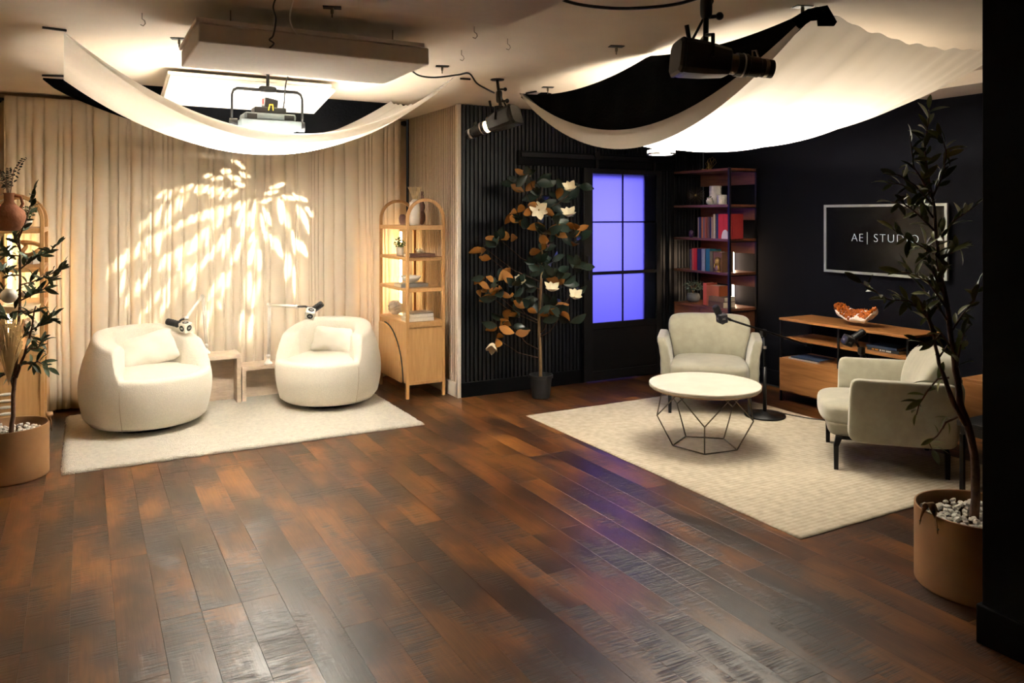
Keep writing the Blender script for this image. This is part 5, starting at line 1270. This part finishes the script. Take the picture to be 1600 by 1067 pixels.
# ---- lit octagonal lamp under the right cloth
ol = thing('octagonal_lamp', 'small lit octagonal lamp below the right white cloth, above the door', 'lamp', PT(1033, 242, 5.9)); h = H-ol.location.z
G().lathe([(.088, 0), (.105, .008), (.105, .035), (.09, .04)], 8).obj('diffuser', LAMPW, ol)
G().lathe([(.106, .002), (.109, .006), (.109, .014)], 8).obj('rim', STEEL, ol)
G().tube([(0, 0, .04), (0, 0, h-.001)], .006, 8).obj('drop_rod', WHITEM, ol)

# ---- hooks, plates, clips, cables
def hook(px_, y_, lab, s=1.):
    p = PZ(px_, y_, H); g = G(); g.tube([(0, 0, -.001), (0, 0, -.03), (.012, 0, -.038), (.016, 0, -.052), (.006, 0, -.064), (-.008, 0, -.058)], .0022*s, 6)
    tag(g.obj('ceiling_hook', BRONZE, loc=p, rot=(0, 0, -YAW), smooth=True), lab, 'hook')
hook(222, 20, 'small bare hook in the ceiling left of the large acoustic panel')
hook(741, 41, 'thin hook in the ceiling near the lower ceiling box corner')
hook(721, 78, 'thin hook in the ceiling above the black cable end')
hook(793, 60, 'bent wire hook in the ceiling above the left spotlight')
hook(716, 164, 'tiny hook at the ceiling corner of beige and black slats')
def plate(px_, y_, lab):
    p = PZ(px_, y_, H); r = thing('ceiling_stud', lab, 'ceiling mount', (p.x, p.y, H))
    G().box((0, 0, -.003), (.085, .05, .004)).obj('plate', BLACKM, r, rot=(0, 0, -YAW+.2)); g = G(); g.tube([(0, 0, -.004), (0, 0, -.03), (0, 0, -.034), (0, 0, -.05)], [.008, .008, .004, .004], 8); g.obj('pin', BRONZE, r)
plate(280, 60, 'black plate with brass stud in the ceiling left of the large acoustic panel')
plate(519, 11, 'black plate with brass stud above the large acoustic panel')
plate(691, 103, 'black plate with brass stud right of the large acoustic panel')
plate(963, 72, 'plate with small stud in the middle of the bare right ceiling')
plate(856, 136, 'plate with brass stud above the far corner of the black cloth')
plate(1254, 10, 'plate with brass stud near the top corner of right cloth')
def clip(px_, y_, lab, px2, y2):
    a = PZ(px_, y_, H-.008); b = PZ(px2, y2, H-.008); g = G(); g.tube([a, b], .008, 4); tag(g.obj('spring_clip', BLACKP), lab, 'clip')
clip(66, 43, 'black clip bar at the near left corner of the left white cloth', 104, 48)
clip(66, 118, 'black clip bar at the far left corner of the left white cloth', 104, 119)
clip(719, 123, 'black clip bar by the near right corner of left white cloth', 735, 124)
clip(822, 146, 'black clip bar beside the far corner of the right black cloth', 838, 143)
z_ = H-.012
cable([PZ(640, 108, z_), PZ(655, 118, z_-.02), PZ(680, 121, z_-.03), PZ(715, 117, z_-.005), PZ(733, 115, z_), PZ(745, 130, z_-.06), PZ(760, 139, z_-.09), PT(772, 145, 5.56)], .006, BLACKP, 'black cable looping from the large acoustic panel to the left spotlight')
cable([PZ(868, -4, z_-.02), PT(905, 7, 3.35), PT(960, 13, 3.3), PT(1010, 12, 3.2), PT(1060, 6, 3.15), PT(1105, -8, 3.1)], .007, BLACKP, 'black cable swagging along the top edge toward the right spotlight')
cable([PT(434, -10, 3.5), PT(427, 10, 3.5), PT(431, 30, 3.5), PT(427, 55, 3.5), PT(421, 62, 3.5), PT(428, 68, 3.5), PT(421, 75, 3.5)], .004, BLACKP, 'black curly lead dangling over the large acoustic panel')
cable([PT(462, -10, 3.45), PT(455, 12, 3.45), PT(453, 30, 3.45), PT(458, 45, 3.45), PT(465, 54, 3.45)], .003, WHITEM, 'pale cord dangling over the large acoustic panel')
cable([PT(450, 118, 5.3), PT(446, 135, 5.3), PT(444, 160, 5.32), PT(441, 178, 5.35)], .005, BLACKP, 'black power lead dropping to the left soft light')
sk = tag(G().lo_hi((5.2, YF-.013, .30), (5.26, YF-.001, .40)).obj('wall_outlet', BLACKP, bevel=.002), 'black wall outlet low behind the rear sage armchair', 'outlet')
